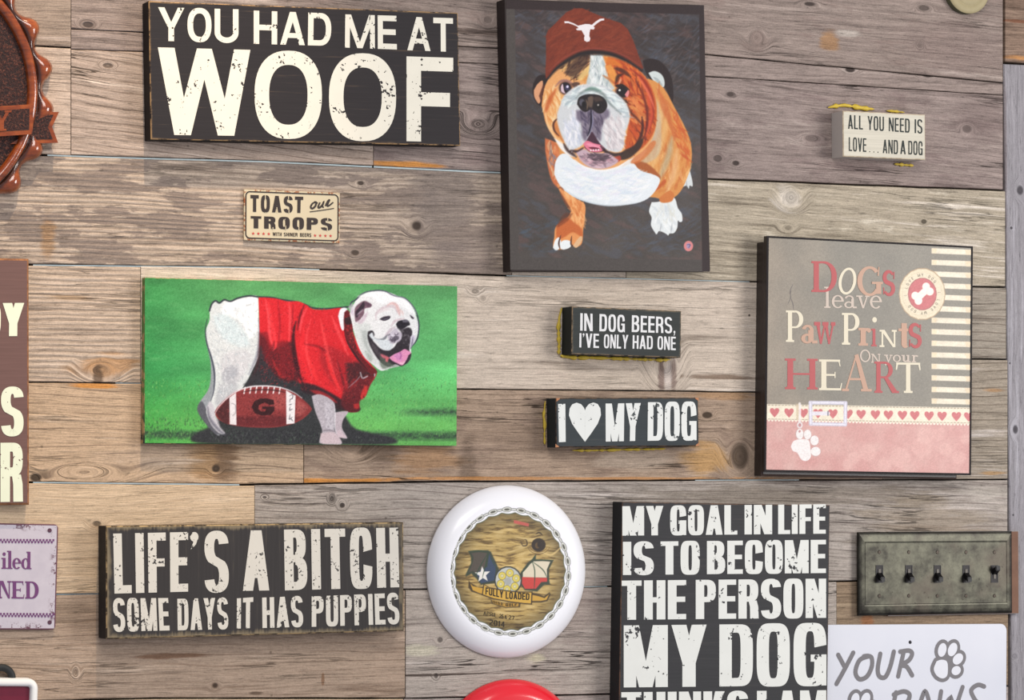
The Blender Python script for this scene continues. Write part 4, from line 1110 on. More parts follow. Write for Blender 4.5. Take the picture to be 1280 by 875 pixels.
# far ear and the near dark ear
dkb = (48, 36, 36)
A.poly([(508, 190), (530, 183), (560, 190), (585, 215), (600, 250), (604, 300), (600, 320), (590, 300), (575, 270), (548, 262), (520, 232)], dkb, 1.6)
A.poly([(526, 228), (545, 222), (566, 232), (576, 252), (574, 272), (556, 268), (538, 248)], (206, 214, 210), 1.6)
A.poly([(540, 240), (556, 246), (570, 266), (560, 266)], (150, 160, 160), 1.4, .6)
A.poly([(166, 262), (178, 240), (196, 234), (212, 244), (206, 290), (196, 330), (176, 322), (164, 292)], dkb, 2)
A.poly([(168, 282), (180, 262), (196, 254), (192, 300), (184, 324), (170, 304)], (214, 160, 122), 1.6)
A.poly([(184, 300), (200, 262), (206, 300), (200, 340)], (96, 54, 40), 2, .9)
# hind paw far right
A.poly([(634, 560), (650, 524), (662, 560), (664, 582), (655, 580), (652, 590), (645, 580), (632, 584), (628, 572)], (214, 218, 216), 1.2)
A.line([(645, 566), (646, 586)], 1.2, (150, 150, 150), 1, .6)
# body: right flank orange
body = [(214, 446), (222, 520), (246, 590), (300, 606), (420, 626), (530, 616), (585, 625), (625, 600), (652, 540), (662, 480), (650, 420), (610, 340), (560, 262), (480, 260), (330, 420)]
A.poly(body, (214, 150, 84), 1.8)
A.brush([(560, 270), (610, 350), (658, 450), (655, 540), (600, 610), (530, 600), (500, 480), (540, 330)], 170, 15, 3.2, lambda x, y: 62+(y-300)*.16, [(226, 170, 104), (196, 112, 58), (236, 190, 130), (206, 132, 70), (214, 160, 100)], .5)
A.brush([(600, 340), (655, 440), (655, 520), (620, 470)], 60, 11, 2.6, 62, [(196, 98, 50), (210, 120, 60)], .55)
for x0, y0, x1, y1, c in ((560, 320, 500, 470, (190, 176, 158)), (572, 330, 520, 480, (196, 186, 172)), (585, 350, 540, 520, (226, 190, 132)), (600, 430, 560, 560, (176, 172, 150)), (615, 470, 585, 600, (232, 196, 150)),
                      (560, 300, 556, 400, (232, 186, 120)), (575, 480, 480, 540, (226, 178, 116))):
    A.line([(x0, y0), ((x0+x1)/2+6, (y0+y1)/2), (x1, y1)], 8, c, 5, .6)
A.poly([(545, 300), (556, 330), (566, 400), (560, 480), (520, 510), (500, 500), (540, 430), (552, 360)], (196, 182, 160), 4, .65)
A.poly([(552, 276), (566, 290), (588, 330), (600, 380), (612, 420), (606, 440), (590, 390), (566, 340)], (196, 108, 60), 4, .7)
A.poly([(470, 500), (520, 510), (560, 546), (556, 562), (500, 548), (476, 528)], (160, 84, 40), 3, .8)
A.poly([(536, 590), (560, 575), (576, 560), (580, 570), (556, 592), (542, 600)], (190, 92, 44), 3, .85)
# left shoulder
A.poly([(203, 432), (205, 480), (222, 560), (250, 590), (262, 570), (250, 500), (240, 450)], (200, 118, 74), 2.4)
A.brush([(205, 440), (245, 470), (258, 560), (232, 560), (212, 500)], 40, 11, 2.6, 78, [(150, 140, 146), (220, 140, 90), (222, 190, 150), (120, 100, 104)], .55)
# left front leg
A.poly([(240, 575), (262, 585), (300, 620), (328, 640), (326, 690), (322, 720), (318, 760), (300, 772), (286, 764), (272, 776), (240, 780), (228, 770), (232, 740), (236, 710), (262, 690), (284, 660), (268, 630), (250, 600)], (226, 156, 96), 1.6)
A.brush([(262, 600), (322, 640), (322, 700), (290, 700), (286, 660)], 60, 11, 3, 75, [(240, 190, 134), (206, 124, 66), (232, 168, 108)], .5)
A.poly([(238, 706), (268, 680), (300, 700), (318, 716), (318, 740), (290, 726), (262, 742), (240, 748)], (190, 96, 44), 3, .75)
A.poly([(290, 668), (274, 690), (240, 710), (262, 668)], (110, 56, 34), 3, .5)
A.line([(250, 600), (266, 630), (284, 660)], 3, (150, 80, 44), 2, .7)
for q in ([(228, 774), (234, 752), (246, 742), (254, 760), (246, 778), (236, 782)], [(250, 776), (254, 756), (268, 750), (284, 756), (282, 772), (262, 780)]): A.poly(q, (232, 236, 234), 1.4)
A.poly([(290, 768), (302, 774), (318, 752), (316, 738), (304, 748)], (222, 184, 142), 1.4)
A.line([(252, 736), (246, 760), (250, 778)], 2, (90, 60, 50), 1); A.line([(286, 738), (284, 762), (290, 770)], 2, (96, 60, 44), 1)
# right front paw, white
A.poly([(536, 632), (560, 630), (604, 616), (618, 650), (630, 668), (632, 690), (624, 694), (618, 690), (616, 712), (606, 728), (592, 730), (588, 736), (580, 730), (560, 722), (552, 732), (546, 726), (534, 704), (536, 680), (528, 660)], (226, 230, 228), 1.3)
A.brush([(545, 650), (600, 640), (614, 690), (596, 722), (560, 712), (545, 690)], 50, 9, 3, 75, [(240, 242, 240), (206, 212, 214), (216, 216, 206)], .5)
A.line([(566, 700), (562, 726)], 1.6, (170, 174, 176), 1.4, .7); A.line([(600, 700), (596, 728)], 1.6, (170, 174, 176), 1.4, .7)
A.poly([(560, 618), (590, 596), (606, 606), (600, 628), (576, 634), (562, 630)], (206, 128, 68), 2)
# the white chest
A.poly([(232, 545), (236, 505), (258, 480), (300, 492), (360, 530), (420, 525), (468, 502), (500, 532), (548, 548), (562, 566), (540, 606), (500, 632), (420, 643), (350, 636), (290, 614), (250, 580)], (226, 231, 232), 1.6)
A.brush([(250, 530), (300, 510), (380, 545), (480, 520), (540, 560), (500, 622), (380, 632), (280, 600)], 200, 13, 3.6, lambda x, y: (x-390)*-.12, [(238, 240, 242), (210, 220, 228), (226, 222, 232), (240, 240, 234)], .4)
A.line([(250, 582), (300, 616), (360, 637), (420, 643), (490, 634)], 2, (196, 206, 212), 1.6, .7)
A.line([(244, 590), (252, 586), (262, 596)], 2, (150, 84, 50), 1.5, .8)
# jowl behind chin, white band right
A.poly([(440, 492), (480, 478), (512, 462), (520, 470), (500, 498), (472, 510), (440, 520)], (228, 222, 214), 2)
A.poly([(500, 470), (540, 440), (548, 452), (520, 490), (490, 510), (470, 506)], (206, 120, 66), 3, .8)
# head
head = [(192, 330), (200, 280), (212, 250), (240, 215), (290, 180), (345, 165), (400, 170), (450, 190), (490, 215), (520, 245), (545, 300), (552, 345), (548, 400), (535, 440), (505, 475), (465, 500), (430, 520), (390, 530), (340, 524), (300, 504), (262, 470), (232, 430), (208, 390)]
A.poly(head, (226, 168, 110), 1.6)
# left cheek yellows
A.brush([(200, 300), (230, 260), (270, 300), (260, 400), (280, 470), (240, 430), (208, 380)], 110, 12, 3, lambda x, y: 80-(x-200)*.3, [(238, 196, 140), (214, 140, 78), (226, 176, 112), (240, 214, 170)], .55)
A.line([(236, 280), (214, 320), (206, 350)], 6, (190, 92, 44), 3.4, .75)
A.line([(205, 352), (212, 392), (240, 436), (268, 464)], 3, (240, 200, 150), 2, .8)
A.poly([(236, 372), (228, 390), (234, 416), (246, 430), (262, 444), (264, 420), (250, 400)], (200, 124, 66), 3, .8)
A.line([(248, 366), (230, 384), (232, 408), (246, 424)], 2.6, (84, 46, 36), 1.6, .9)
A.poly([(232, 432), (262, 452), (300, 486), (280, 488), (252, 466)], (236, 232, 226), 2.4)
A.line([(262, 450), (276, 470), (300, 490)], 5, (70, 48, 46), 2.4, .9)
# right cheek deep oranges and reds
A.poly([(400, 178), (450, 190), (495, 218), (530, 262), (550, 320), (550, 380), (540, 420), (510, 460), (470, 480), (452, 460), (462, 400), (468, 340), (440, 290), (410, 250), (392, 215)], (196, 96, 44), 3)
A.brush([(420, 190), (490, 220), (535, 290), (545, 370), (510, 450), (470, 470), (470, 350), (430, 280), (400, 210)], 220, 13, 3.2, lambda x, y: 66+(y-300)*.05, [(222, 118, 52), (160, 62, 34), (206, 84, 44), (232, 144, 74), (120, 50, 34)], .5)
A.brush([(470, 300), (510, 310), (520, 380), (480, 380)], 50, 11, 3, 40, [(214, 140, 80), (226, 150, 90), (200, 110, 58)], .6)
for pts, w, c in (([(470, 215), (510, 250), (534, 300), (540, 350), (532, 400)], 6, (150, 50, 36)), ([(495, 240), (525, 290), (545, 340)], 4, (226, 120, 90)),
                  ([(488, 255), (510, 300), (522, 350), (520, 400), (512, 430)], 4, (110, 40, 32)), ([(455, 320), (470, 350), (490, 370), (508, 392)], 4, (96, 46, 34)),
                  ([(450, 360), (470, 400), (500, 430), (504, 440)], 5, (200, 90, 44)), ([(506, 366), (508, 400), (500, 432), (486, 452)], 5, (70, 34, 30)),
                  ([(420, 214), (446, 222), (470, 240)], 7, (84, 44, 32)), ([(402, 232), (430, 250), (444, 262)], 5, (150, 74, 36)), ([(520, 300), (536, 356), (520, 424)], 5, (206, 90, 60)), ([(440, 300), (480, 316), (505, 345)], 5, (222, 136, 80))):
    A.line(pts, w/1.3, c, 2.2, .85)
A.poly([(450, 470), (480, 455), (506, 432), (510, 440), (500, 464), (470, 492), (440, 500), (432, 488)], (56, 42, 38), 3, .9)
A.poly([(416, 492), (436, 486), (440, 500), (424, 508)], (176, 72, 56), 1.6, .9)
# forehead
A.brush([(250, 210), (330, 172), (346, 230), (320, 250), (280, 240)], 90, 10, 2.8, lambda x, y: -40, [(66, 42, 36), (214, 170, 110), (90, 60, 44), (232, 196, 136)], .6)
A.poly([(262, 228), (290, 190), (330, 168), (352, 168), (336, 196), (318, 220), (300, 236), (282, 240)], (70, 48, 42), 4, .75)
A.poly([(302, 246), (320, 224), (348, 200), (344, 236), (330, 256)], (230, 196, 130), 4, .9)
A.poly([(318, 252), (340, 232), (346, 262)], (200, 120, 50), 4, .6)
A.poly([(345, 172), (384, 172), (392, 210), (402, 250), (420, 276), (400, 282), (350, 276), (332, 262), (340, 225)], (196, 202, 198), 3)
A.brush([(345, 180), (382, 178), (396, 240), (400, 275), (345, 270)], 90, 11, 2.8, 80, [(226, 232, 230), (160, 172, 176), (206, 214, 210), (240, 240, 236)], .55)
A.poly([(384, 176), (420, 186), (446, 206), (420, 206), (396, 200)], (216, 128, 52), 4, .85)
A.poly([(392, 206), (410, 204), (430, 240), (420, 256), (404, 240)], (232, 168, 86), 3, .8)
A.line([(384, 236), (404, 248), (420, 262)], 3, (190, 120, 70), 2, .8)
# eyes
for ex, ey, rx, ry, rot in ((267, 275, 17, 18, -20), (444, 288, 18, 16, 10)):
    A.ell(ex, ey, rx+5, ry+4, (96, 66, 62), 3, .8, rot)
    A.ell(ex, ey, rx, ry, (36, 28, 34), 1.6, 1, rot)
A.poly([(252, 272), (258, 262), (262, 282), (266, 292), (254, 286)], (226, 200, 206), 1.4, .95)
A.ell(272, 274, 8, 9, (70, 64, 96), 1.4, .9); A.ell(273, 271, 3.6, 4, (226, 220, 240), 1)
A.line([(236, 270), (252, 254), (272, 252), (290, 262)], 3, (150, 110, 110), 2, .8)
A.poly([(284, 262), (300, 256), (312, 262), (296, 276)], (70, 50, 50), 2.4, .8)
A.poly([(452, 296), (462, 282), (466, 290), (460, 304)], (232, 150, 150), 1.4, .95); A.ell(436, 282, 3.6, 3.2, (220, 220, 214), 1)
A.poly([(420, 268), (436, 262), (452, 266), (468, 282), (452, 276), (432, 274)], (36, 26, 26), 2, .9)
A.line([(424, 262), (430, 240), (446, 232)], 4, (60, 34, 28), 2.4, .8); A.line([(434, 262), (440, 246)], 3, (232, 170, 140), 1.6, .8)
A.line([(430, 300), (448, 312), (462, 322)], 3, (50, 32, 28), 2, .8)
# muzzle: pale roll over the nose
A.poly([(250, 330), (262, 300), (296, 272), (340, 262), (385, 268), (420, 288), (448, 312), (466, 345), (466, 380), (452, 420), (448, 460), (430, 476), (400, 470), (380, 462), (340, 440), (310, 460), (280, 468), (262, 440), (246, 400), (240, 360)], (208, 210, 210), 3)
A.brush([(262, 310), (300, 276), (380, 270), (440, 310), (464, 370), (400, 320), (330, 300), (280, 330)], 140, 12, 3, lambda x, y: -35+(x-270)*.42, [(226, 236, 232), (186, 198, 200), (236, 238, 234), (170, 182, 186)], .5)
A.line([(300, 306), (322, 286), (350, 280), (384, 294), (400, 318), (440, 356)], 4, (128, 138, 134), 2.6, .7)
A.line([(330, 282), (350, 276), (376, 284)], 4, (90, 130, 116), 3, .6)
A.brush([(262, 370), (300, 350), (320, 440), (290, 462), (262, 430)], 90, 11, 3, 70, [(230, 230, 236), (206, 210, 220), (240, 238, 238), (190, 196, 208)], .5)
A.brush([(380, 370), (450, 370), (452, 460), (400, 464)], 110, 11, 3, 60, [(228, 220, 218), (206, 196, 196), (238, 232, 230), (190, 182, 184)], .5)
# dark below the nose
A.poly([(300, 346), (340, 340), (396, 340), (404, 362), (388, 376), (380, 400), (376, 440), (356, 420), (344, 410), (330, 440), (318, 424), (318, 390), (302, 372)], (112, 100, 118), 5, .85)
A.brush([(312, 356), (386, 356), (372, 420), (326, 420)], 90, 9, 2.6, 75, [(70, 60, 84), (132, 122, 140), (90, 78, 96), (150, 140, 150)], .5)
# nose
A.poly([(303, 326), (308, 306), (328, 296), (350, 294), (374, 298), (392, 312), (397, 334), (384, 352), (368, 354), (348, 342), (330, 350), (314, 342)], (40, 32, 34), 1.8)
A.ell(318, 320, 9, 11, (100, 98, 108), 3, .9); A.ell(324, 326, 6, 9, (20, 16, 18), 1.8); A.ell(370, 332, 8, 9, (24, 18, 20), 2)
A.poly([(336, 306), (346, 300), (354, 306), (350, 336), (344, 338), (338, 326)], (118, 98, 84), 2.4, .85)
A.poly([(352, 304), (372, 302), (384, 314), (372, 316), (360, 318)], (92, 72, 62), 3, .7)
A.ell(369, 328, 3, 3, (196, 190, 182), 1.6, .9); A.line([(331, 312), (336, 326), (334, 342)], 2.4, (130, 110, 90), 1.6, .8)
A.line([(346, 336), (348, 370), (346, 400), (336, 424)], 3.2, (36, 30, 50), 1.6, .95)
A.line([(350, 350), (352, 385), (342, 420)], 1.6, (170, 168, 190), 1, .7)
# mouth
A.poly([(330, 444), (346, 416), (352, 414), (366, 436), (378, 452), (392, 468), (370, 476), (344, 474), (326, 460)], (76, 44, 62), 2)
A.poly([(322, 450), (334, 440), (356, 448), (378, 454), (388, 466), (374, 474), (350, 474), (334, 466)], (222, 128, 148), 1.6)
A.poly([(330, 450), (344, 448), (370, 456), (382, 464), (366, 462), (344, 458)], (236, 160, 180), 1.4, .8)
A.poly([(338, 461), (352, 459), (372, 463), (370, 468), (352, 468)], (110, 40, 60), 1, .9)
for k in range(4): A.ell(346+k*8, 470-k*.6, 2.6, 3, (240, 226, 228), .8, .9)
A.line([(286, 470), (306, 474), (322, 462)], 4, (60, 44, 52), 2, .9); A.line([(378, 458), (396, 476), (420, 484), (446, 478)], 5, (52, 38, 44), 2.2, .9)
A.poly([(300, 478), (326, 466), (344, 476), (372, 478), (400, 480), (420, 492), (432, 504), (410, 520), (380, 528), (345, 524), (318, 506)], (196, 172, 180), 2.6)
A.brush([(310, 482), (400, 486), (420, 504), (360, 520), (320, 500)], 80, 9, 2.6, 10, [(120, 100, 110), (226, 196, 200), (150, 124, 134), (206, 160, 170)], .5)
A.brush([(336, 480), (400, 482), (390, 500), (346, 500)], 40, 8, 2.6, 10, [(84, 66, 76), (100, 84, 92)], .55)
A.line([(296, 500), (330, 524), (380, 533), (430, 522), (464, 500)], 2.4, (240, 238, 234), 1.6, .9)
# cap
A.poly([(204, 232), (206, 180), (206, 110), (212, 95), (232, 76), (270, 38), (296, 26), (320, 26), (352, 40), (396, 58), (440, 72), (462, 92), (480, 130), (496, 175), (510, 212), (506, 218), (480, 200), (440, 178), (400, 166), (350, 160), (310, 166), (270, 186), (236, 212), (214, 240), (206, 246)], (128, 58, 38), 1.5, sm=False)
capr = [(210, 120), (270, 46), (320, 32), (400, 66), (460, 100), (500, 200), (440, 170), (350, 150), (280, 172), (214, 220)]
A.brush(capr, 260, 12, 3.4, lambda x, y: -50+(x-210)*.22, [(142, 66, 42), (112, 50, 34), (132, 58, 38), (150, 74, 48)], .35)
A.line([(216, 222), (250, 190), (300, 162), (350, 152), (400, 157), (450, 174), (500, 205)], 3, (146, 70, 54), 2, .8)
A.line([(214, 243), (240, 214), (280, 186), (320, 168), (360, 164), (410, 170), (455, 188), (505, 220)], 6, (36, 28, 30), 3.4, .9)
A.frame(655, 0, 7.29)
wht = (232, 226, 226)
A.poly([(366, 196), (400, 194), (450, 212), (490, 234), (520, 228), (552, 220), (590, 220), (618, 226), (650, 198), (690, 172), (728, 168), (730, 184), (700, 190), (664, 214), (632, 242), (644, 252), (636, 268), (604, 266), (596, 300), (594, 330), (604, 352), (596, 376), (572, 382), (550, 370), (546, 346), (552, 326), (536, 300), (524, 276), (504, 276), (480, 274), (474, 262), (496, 256), (480, 240), (440, 222), (400, 210), (370, 212)], wht, .7, sm=False)
A.frame(760, 190, 5.833)
A.ell(586, 686, 34, 38, (214, 140, 138), 1.2); A.ell(586, 684, 16, 20, (170, 150, 178), 1.4); A.line([(574, 676), (598, 676), (586, 700)], 1, (90, 80, 120), .8)
A.C = np.clip(A.C, 0, 1)**1.13
A.grain(.055)
A.build('picture_print', print_mat('painting_print', .5, .22, 0, .2))

# ------------------------------------------------------------------ green canvas: white bulldog in a red jersey with a football
p = Panel('dog_canvas', 'wide green canvas print of a white bulldog in a red jersey', 'canvas print', (180.6, 347.2), (571.8, 357.5), (570.8, 557.6), (180.6, 554), .016)
t = NT('canvas_wrap'); v, s = t.obj()
cw = t.mix(t.step(s[2], -.105, -.06), C(40, 54, 46), C(96, 132, 66)); cw = t.mix(t.step(t.noise(v, 60, 3), .5, .6), cw, C(176, 150, 104))
slab('canvas', p.w, p.h, -p.gap, -.016, [t.fin(cw, .7)], p.root, bev=.0010)
A = Art(p, ((181, 347.6), (571.4, 357.8), (570.4, 557.2), (181, 553.6)), .76)
def grass(x, y):
    v = (y-352)/205; n = fbm(x/40, y/14, 3, 4); r = fbm((x-500)/50, (y-430)/40, 9, 2)
    top = np.array([92, 156, 96]); mid = np.array([86, 168, 100]); lo = np.array([104, 176, 92])
    k = np.clip(v*1.6, 0, 1)[..., None]; c = top*(1-k)+mid*k
    k2 = np.clip((v-.55)*3, 0, 1)[..., None]; c = c*(1-k2)+lo*k2
    side = np.clip((x-380)/190, 0, 1)*np.clip(1-abs(v-.52)*1.7, 0, 1)
    c = c+np.array([22, 34, 20])*side[..., None]
    left = np.clip((290-x)/110, 0, 1)
    c = c-np.array([26, 14, 16])*left[..., None]
    c = c*(.86+.28*n)[..., None]
    band = np.clip(1-abs(y-(543+(x-180)*.005))/7.5, 0, 1)+np.clip(1-abs(y-515)/7, 0, 1)*np.clip((x-490)/40, 0, 1)*.75
    band = np.clip(band*1.3, 0, .92)
    band = band*np.clip(1.15-.9*fbm(x/3, y/2.4, 12, 3)*(y < 550), 0, 1)
    dk = np.array([50, 62, 58])
    return (c*(1-band[..., None])+dk*band[..., None])/255
A.fill(grass)
A.frame(160, 330, 2.909)
A.brush([(60, 420), (1195, 400), (1195, 655), (60, 648)], 1500, 3.2, 1.1, 88, [(70, 130, 64), (150, 206, 120), (110, 170, 80), (64, 96, 66), (130, 190, 110)], .38, .3, .6)
A.brush([(60, 90), (1195, 100), (1195, 400), (60, 400)], 260, 16, 3.2, 2, [(120, 184, 120), (84, 148, 92), (100, 176, 110), (76, 140, 84)], .16, .12, 2)
A.brush([(60, 560), (300, 560), (300, 640), (60, 640)], 200, 3, 1.2, 88, [(40, 50, 50), (110, 160, 90), (60, 80, 66)], .5, .3, .6)
# deep shade under the dog
def shade(x, y): return np.stack([46+14*fbm(x/2, y/2, 3, 2), 46+14*fbm(x/2, y/2, 3, 2), 50+14*fbm(x/2, y/2, 3, 2)], -1)/255
A.poly([(300, 590), (420, 440), (480, 330), (560, 420), (700, 470), (780, 540), (830, 600), (960, 630), (960, 655), (760, 658), (300, 655), (230, 630)], shade, 5, .97)
A.brush([(300, 600), (700, 610), (960, 640), (700, 652), (300, 648)], 260, 3, 1.2, 85, [(70, 90, 74), (36, 38, 42), (90, 96, 92)], .5, .4, .6)
# far hind leg
wc = (214, 218, 216)
A.poly([(290, 220), (282, 260), (290, 310), (300, 360), (300, 420), (290, 460), (262, 500), (254, 530), (270, 560), (300, 600), (330, 624), (330, 600), (300, 540), (320, 470), (330, 400)], (150, 156, 160), 2)
A.poly([(254, 512), (270, 500), (290, 540), (320, 600), (350, 622), (310, 612), (270, 566), (252, 534)], (84, 84, 92), 2, .85)
# haunch
A.poly([(296, 170), (304, 148), (318, 136), (332, 144), (350, 132), (372, 138), (400, 126), (440, 118), (472, 122), (474, 200), (482, 270), (476, 330), (450, 390), (424, 440), (380, 490), (330, 520), (316, 548), (330, 590), (352, 616), (330, 614), (300, 580), (284, 540), (292, 512), (310, 470), (318, 400), (306, 340), (288, 290), (284, 240), (296, 205)], wc, 1.4)
A.poly([(350, 140), (440, 122), (470, 126), (472, 230), (440, 270), (400, 200), (340, 180)], (244, 246, 244), 5, .95)
A.poly([(310, 190), (350, 180), (400, 220), (440, 280), (420, 300), (360, 280), (320, 230)], (206, 222, 224), 7, .7)
A.poly([(340, 330), (400, 310), (450, 330), (430, 390), (380, 440), (340, 400)], (206, 204, 206), 7, .75)
A.poly([(350, 380), (390, 370), (400, 400), (360, 430), (340, 420)], (168, 170, 176), 5, .7)
A.poly([(330, 440), (400, 420), (380, 490), (330, 515), (316, 500)], (176, 178, 182), 5, .7)
A.brush([(300, 180), (470, 140), (474, 300), (420, 420), (330, 500), (320, 380), (296, 280)], 420, 5, 1.4, 55, [(250, 250, 250), (184, 194, 198), (214, 222, 222), (232, 232, 230), (160, 166, 172)], .35, .6, .8)
A.line([(475, 200), (480, 270), (470, 330), (440, 400)], 4, (130, 132, 146), 3, .7)
A.line([(288, 200), (281, 240), (287, 290), (304, 345), (314, 400), (312, 460), (300, 500)], 2, (60, 64, 78), 1.3, .85)
A.poly([(284, 520), (300, 500), (320, 540), (334, 590), (352, 614), (330, 612), (300, 580)], (196, 192, 198), 3, .8)
A.line([(290, 520), (296, 560), (330, 604), (354, 620)], 4, (100, 100, 112), 2.6, .7)
# outline of the back
A.line([(296, 170), (304, 146), (318, 134), (332, 142), (350, 130), (372, 136), (400, 124), (440, 116), (475, 120), (520, 122), (560, 130), (600, 136), (640, 146), (672, 160), (720, 163), (780, 158), (800, 156)], 2.2, (52, 56, 66), 1.2, .9, taper=False)
# jersey
red = (214, 40, 48)
jer = [(474, 122), (500, 122), (540, 126), (580, 136), (620, 136), (650, 150), (672, 164), (720, 166), (776, 160), (800, 180), (812, 230), (840, 300), (880, 360), (905, 395), (880, 440), (862, 480), (840, 500), (840, 534), (800, 538), (770, 520), (740, 490), (700, 470), (660, 455), (628, 440), (600, 420), (560, 410), (520, 410), (490, 400), (478, 330), (478, 250)]
A.poly(jer, red, 1.6)
# darker belly of the jersey
A.poly([(478, 250), (500, 270), (520, 310), (560, 300), (600, 290), (620, 440), (560, 425), (500, 420), (470, 420), (440, 440), (470, 360)], (74, 30, 36), 6, .92)
A.poly([(420, 440), (470, 380), (480, 300), (500, 330), (540, 410), (620, 430), (650, 460), (660, 490), (600, 480), (560, 450), (480, 440)], shade, 5, .9)
A.poly([(520, 300), (560, 280), (590, 300), (606, 400), (590, 424), (560, 416), (540, 370)], (128, 30, 38), 6, .85)
A.poly([(480, 250), (510, 250), (520, 300), (535, 350), (520, 380), (490, 330)], (120, 30, 38), 5, .6)
A.poly([(630, 430), (680, 440), (740, 470), (790, 500), (840, 520), (838, 536), (800, 538), (760, 530), (720, 500), (680, 480), (630, 462)], (52, 34, 40), 3.5, .95)
A.poly([(660, 458), (700, 462), (740, 484), (760, 505), (720, 490), (680, 472)], (170, 44, 48), 3, .8)
A.poly([(780, 470), (830, 410), (880, 390), (900, 400), (880, 440), (862, 480), (842, 500), (838, 532), (800, 536), (775, 510)], (96, 32, 38), 4, .9)
A.poly([(700, 300), (740, 300), (800, 330), (860, 370), (840, 420), (790, 470), (740, 430), (700, 360)], (150, 34, 42), 8, .6)
A.poly([(860, 440), (872, 446), (864, 480), (848, 490), (846, 476)], (206, 56, 52), 2.4, .9); A.poly([(820, 510), (838, 508), (838, 526), (822, 524)], (190, 50, 50), 2.4, .8)
A.poly([(790, 360), (850, 360), (905, 392), (860, 410), (820, 420), (800, 440)], (58, 34, 38), 5, .8)
for pts, w, c, al in (([(610, 210), (600, 260), (606, 330), (622, 400), (634, 430)], 5, (60, 22, 30), .9), ([(640, 150), (625, 190), (616, 240)], 3, (100, 20, 32), .8), ([(650, 160), (632, 200), (624, 250)], 3, (244, 90, 96), .7),
                      ([(500, 130), (512, 200), (516, 260), (530, 310)], 4, (246, 92, 96), .7), ([(510, 140), (524, 220), (536, 290), (534, 310)], 4, (240, 64, 70), .8), ([(545, 135), (552, 220), (546, 290)], 3, (160, 26, 38), .7),
                      ([(585, 140), (590, 200), (585, 280)], 4, (248, 84, 88), .7), ([(600, 150), (596, 220), (592, 280)], 2.4, (150, 24, 36), .7), ([(640, 300), (660, 360), (690, 430)], 5, (236, 52, 56), .8),
                      ([(700, 200), (716, 280), (740, 380), (770, 470)], 4, (250, 86, 86), .6), ([(740, 190), (770, 260), (800, 330)], 4, (250, 90, 92), .6), ([(664, 200), (650, 260), (650, 330), (670, 410)], 3, (246, 80, 84), .6),
                      ([(640, 240), (632, 300), (645, 380), (668, 430)], 6, (232, 44, 52), .7), ([(720, 330), (742, 400), (776, 468)], 5, (232, 50, 54), .8), ([(760, 350), (780, 420), (790, 470)], 3, (110, 26, 36), .7),
                      ([(495, 350), (525, 300), (532, 280)], 3, (130, 24, 34), .6), ([(526, 350), (550, 400), (566, 412)], 4, (170, 40, 44), .8), ([(648, 292), (690, 300), (720, 318)], 3, (120, 24, 34), .6)):
    A.line(pts, w, c, 2.2, al)
A.brush([(480, 130), (640, 150), (770, 170), (840, 330), (780, 470), (640, 430), (610, 280), (520, 280)], 700, 3, 1.2, 80, [(240, 90, 92), (180, 34, 42), (220, 40, 48), (120, 26, 36), (236, 60, 66)], .30, 1.0, .7)
A.brush([(480, 300), (600, 300), (660, 460), (480, 430)], 380, 2.4, 1.2, 80, [(150, 44, 50), (40, 24, 30), (90, 34, 40), (180, 50, 54)], .4, 1.2, .6)
A.brush([(780, 380), (900, 400), (850, 500), (780, 510)], 160, 2.4, 1.2, 80, [(150, 54, 54), (40, 24, 30), (170, 60, 56)], .4, 1.2, .6)
A.line([(845, 395), (852, 415), (870, 408)], 1.6, (190, 186, 190), 1, .8, taper=False); A.line([(884, 388), (896, 398), (896, 410)], 1.8, (200, 196, 196), 1, .9)
A.line([(800, 450), (830, 424), (846, 404)], 1.4, (150, 140, 146), 1, .7)
# neck white and collar band
A.poly([(764, 190), (772, 164), (792, 160), (800, 176), (790, 200), (784, 240), (774, 232)], (236, 238, 240), 1.6)
A.poly([(786, 176), (800, 168), (816, 200), (820, 260), (840, 320), (880, 368), (905, 390), (884, 400), (850, 370), (815, 320), (792, 262), (784, 215)], (110, 32, 38), 2)
A.brush([(790, 190), (812, 200), (820, 270), (860, 350), (830, 330), (796, 260)], 70, 2.4, 1.3, 60, [(180, 50, 54), (50, 26, 30), (206, 70, 70)], .5, 1, .7)
A.poly([(788, 196), (812, 192), (818, 212), (800, 222), (788, 214)], (44, 34, 38), 2, .8); A.line([(786, 240), (800, 290), (840, 350), (870, 384)], 2, (44, 26, 32), 1.4, .8)
# front legs
A.poly([(750, 540), (800, 536), (782, 566), (778, 596), (792, 622), (796, 634), (776, 632), (758, 624), (752, 590)], (188, 176, 182), 1.6)
A.poly([(758, 612), (772, 602), (780, 616), (794, 630), (770, 630)], (206, 188, 194), 1.4)
A.poly([(668, 480), (700, 474), (746, 500), (752, 540), (750, 590), (754, 612), (778, 652), (740, 656), (700, 652), (696, 640), (706, 610), (698, 580), (682, 540), (674, 510)], (178, 172, 178), 1.6)
A.poly([(716, 500), (740, 506), (746, 560), (746, 600), (724, 600), (716, 560)], (200, 196, 202), 4, .7)
A.brush([(674, 486), (740, 506), (746, 600), (704, 600), (690, 550)], 140, 3, 1.3, 80, [(206, 200, 206), (150, 144, 152), (190, 184, 190)], .45, .8, .7)
A.poly([(700, 616), (750, 612), (776, 650), (740, 654), (702, 650)], (206, 188, 192), 2.4, .9); A.line([(706, 608), (730, 604), (752, 610)], 2, (120, 108, 118), 1.6, .6)
A.line([(748, 504), (753, 540), (752, 592), (758, 616)], 1.4, (232, 232, 236), 1, .7)
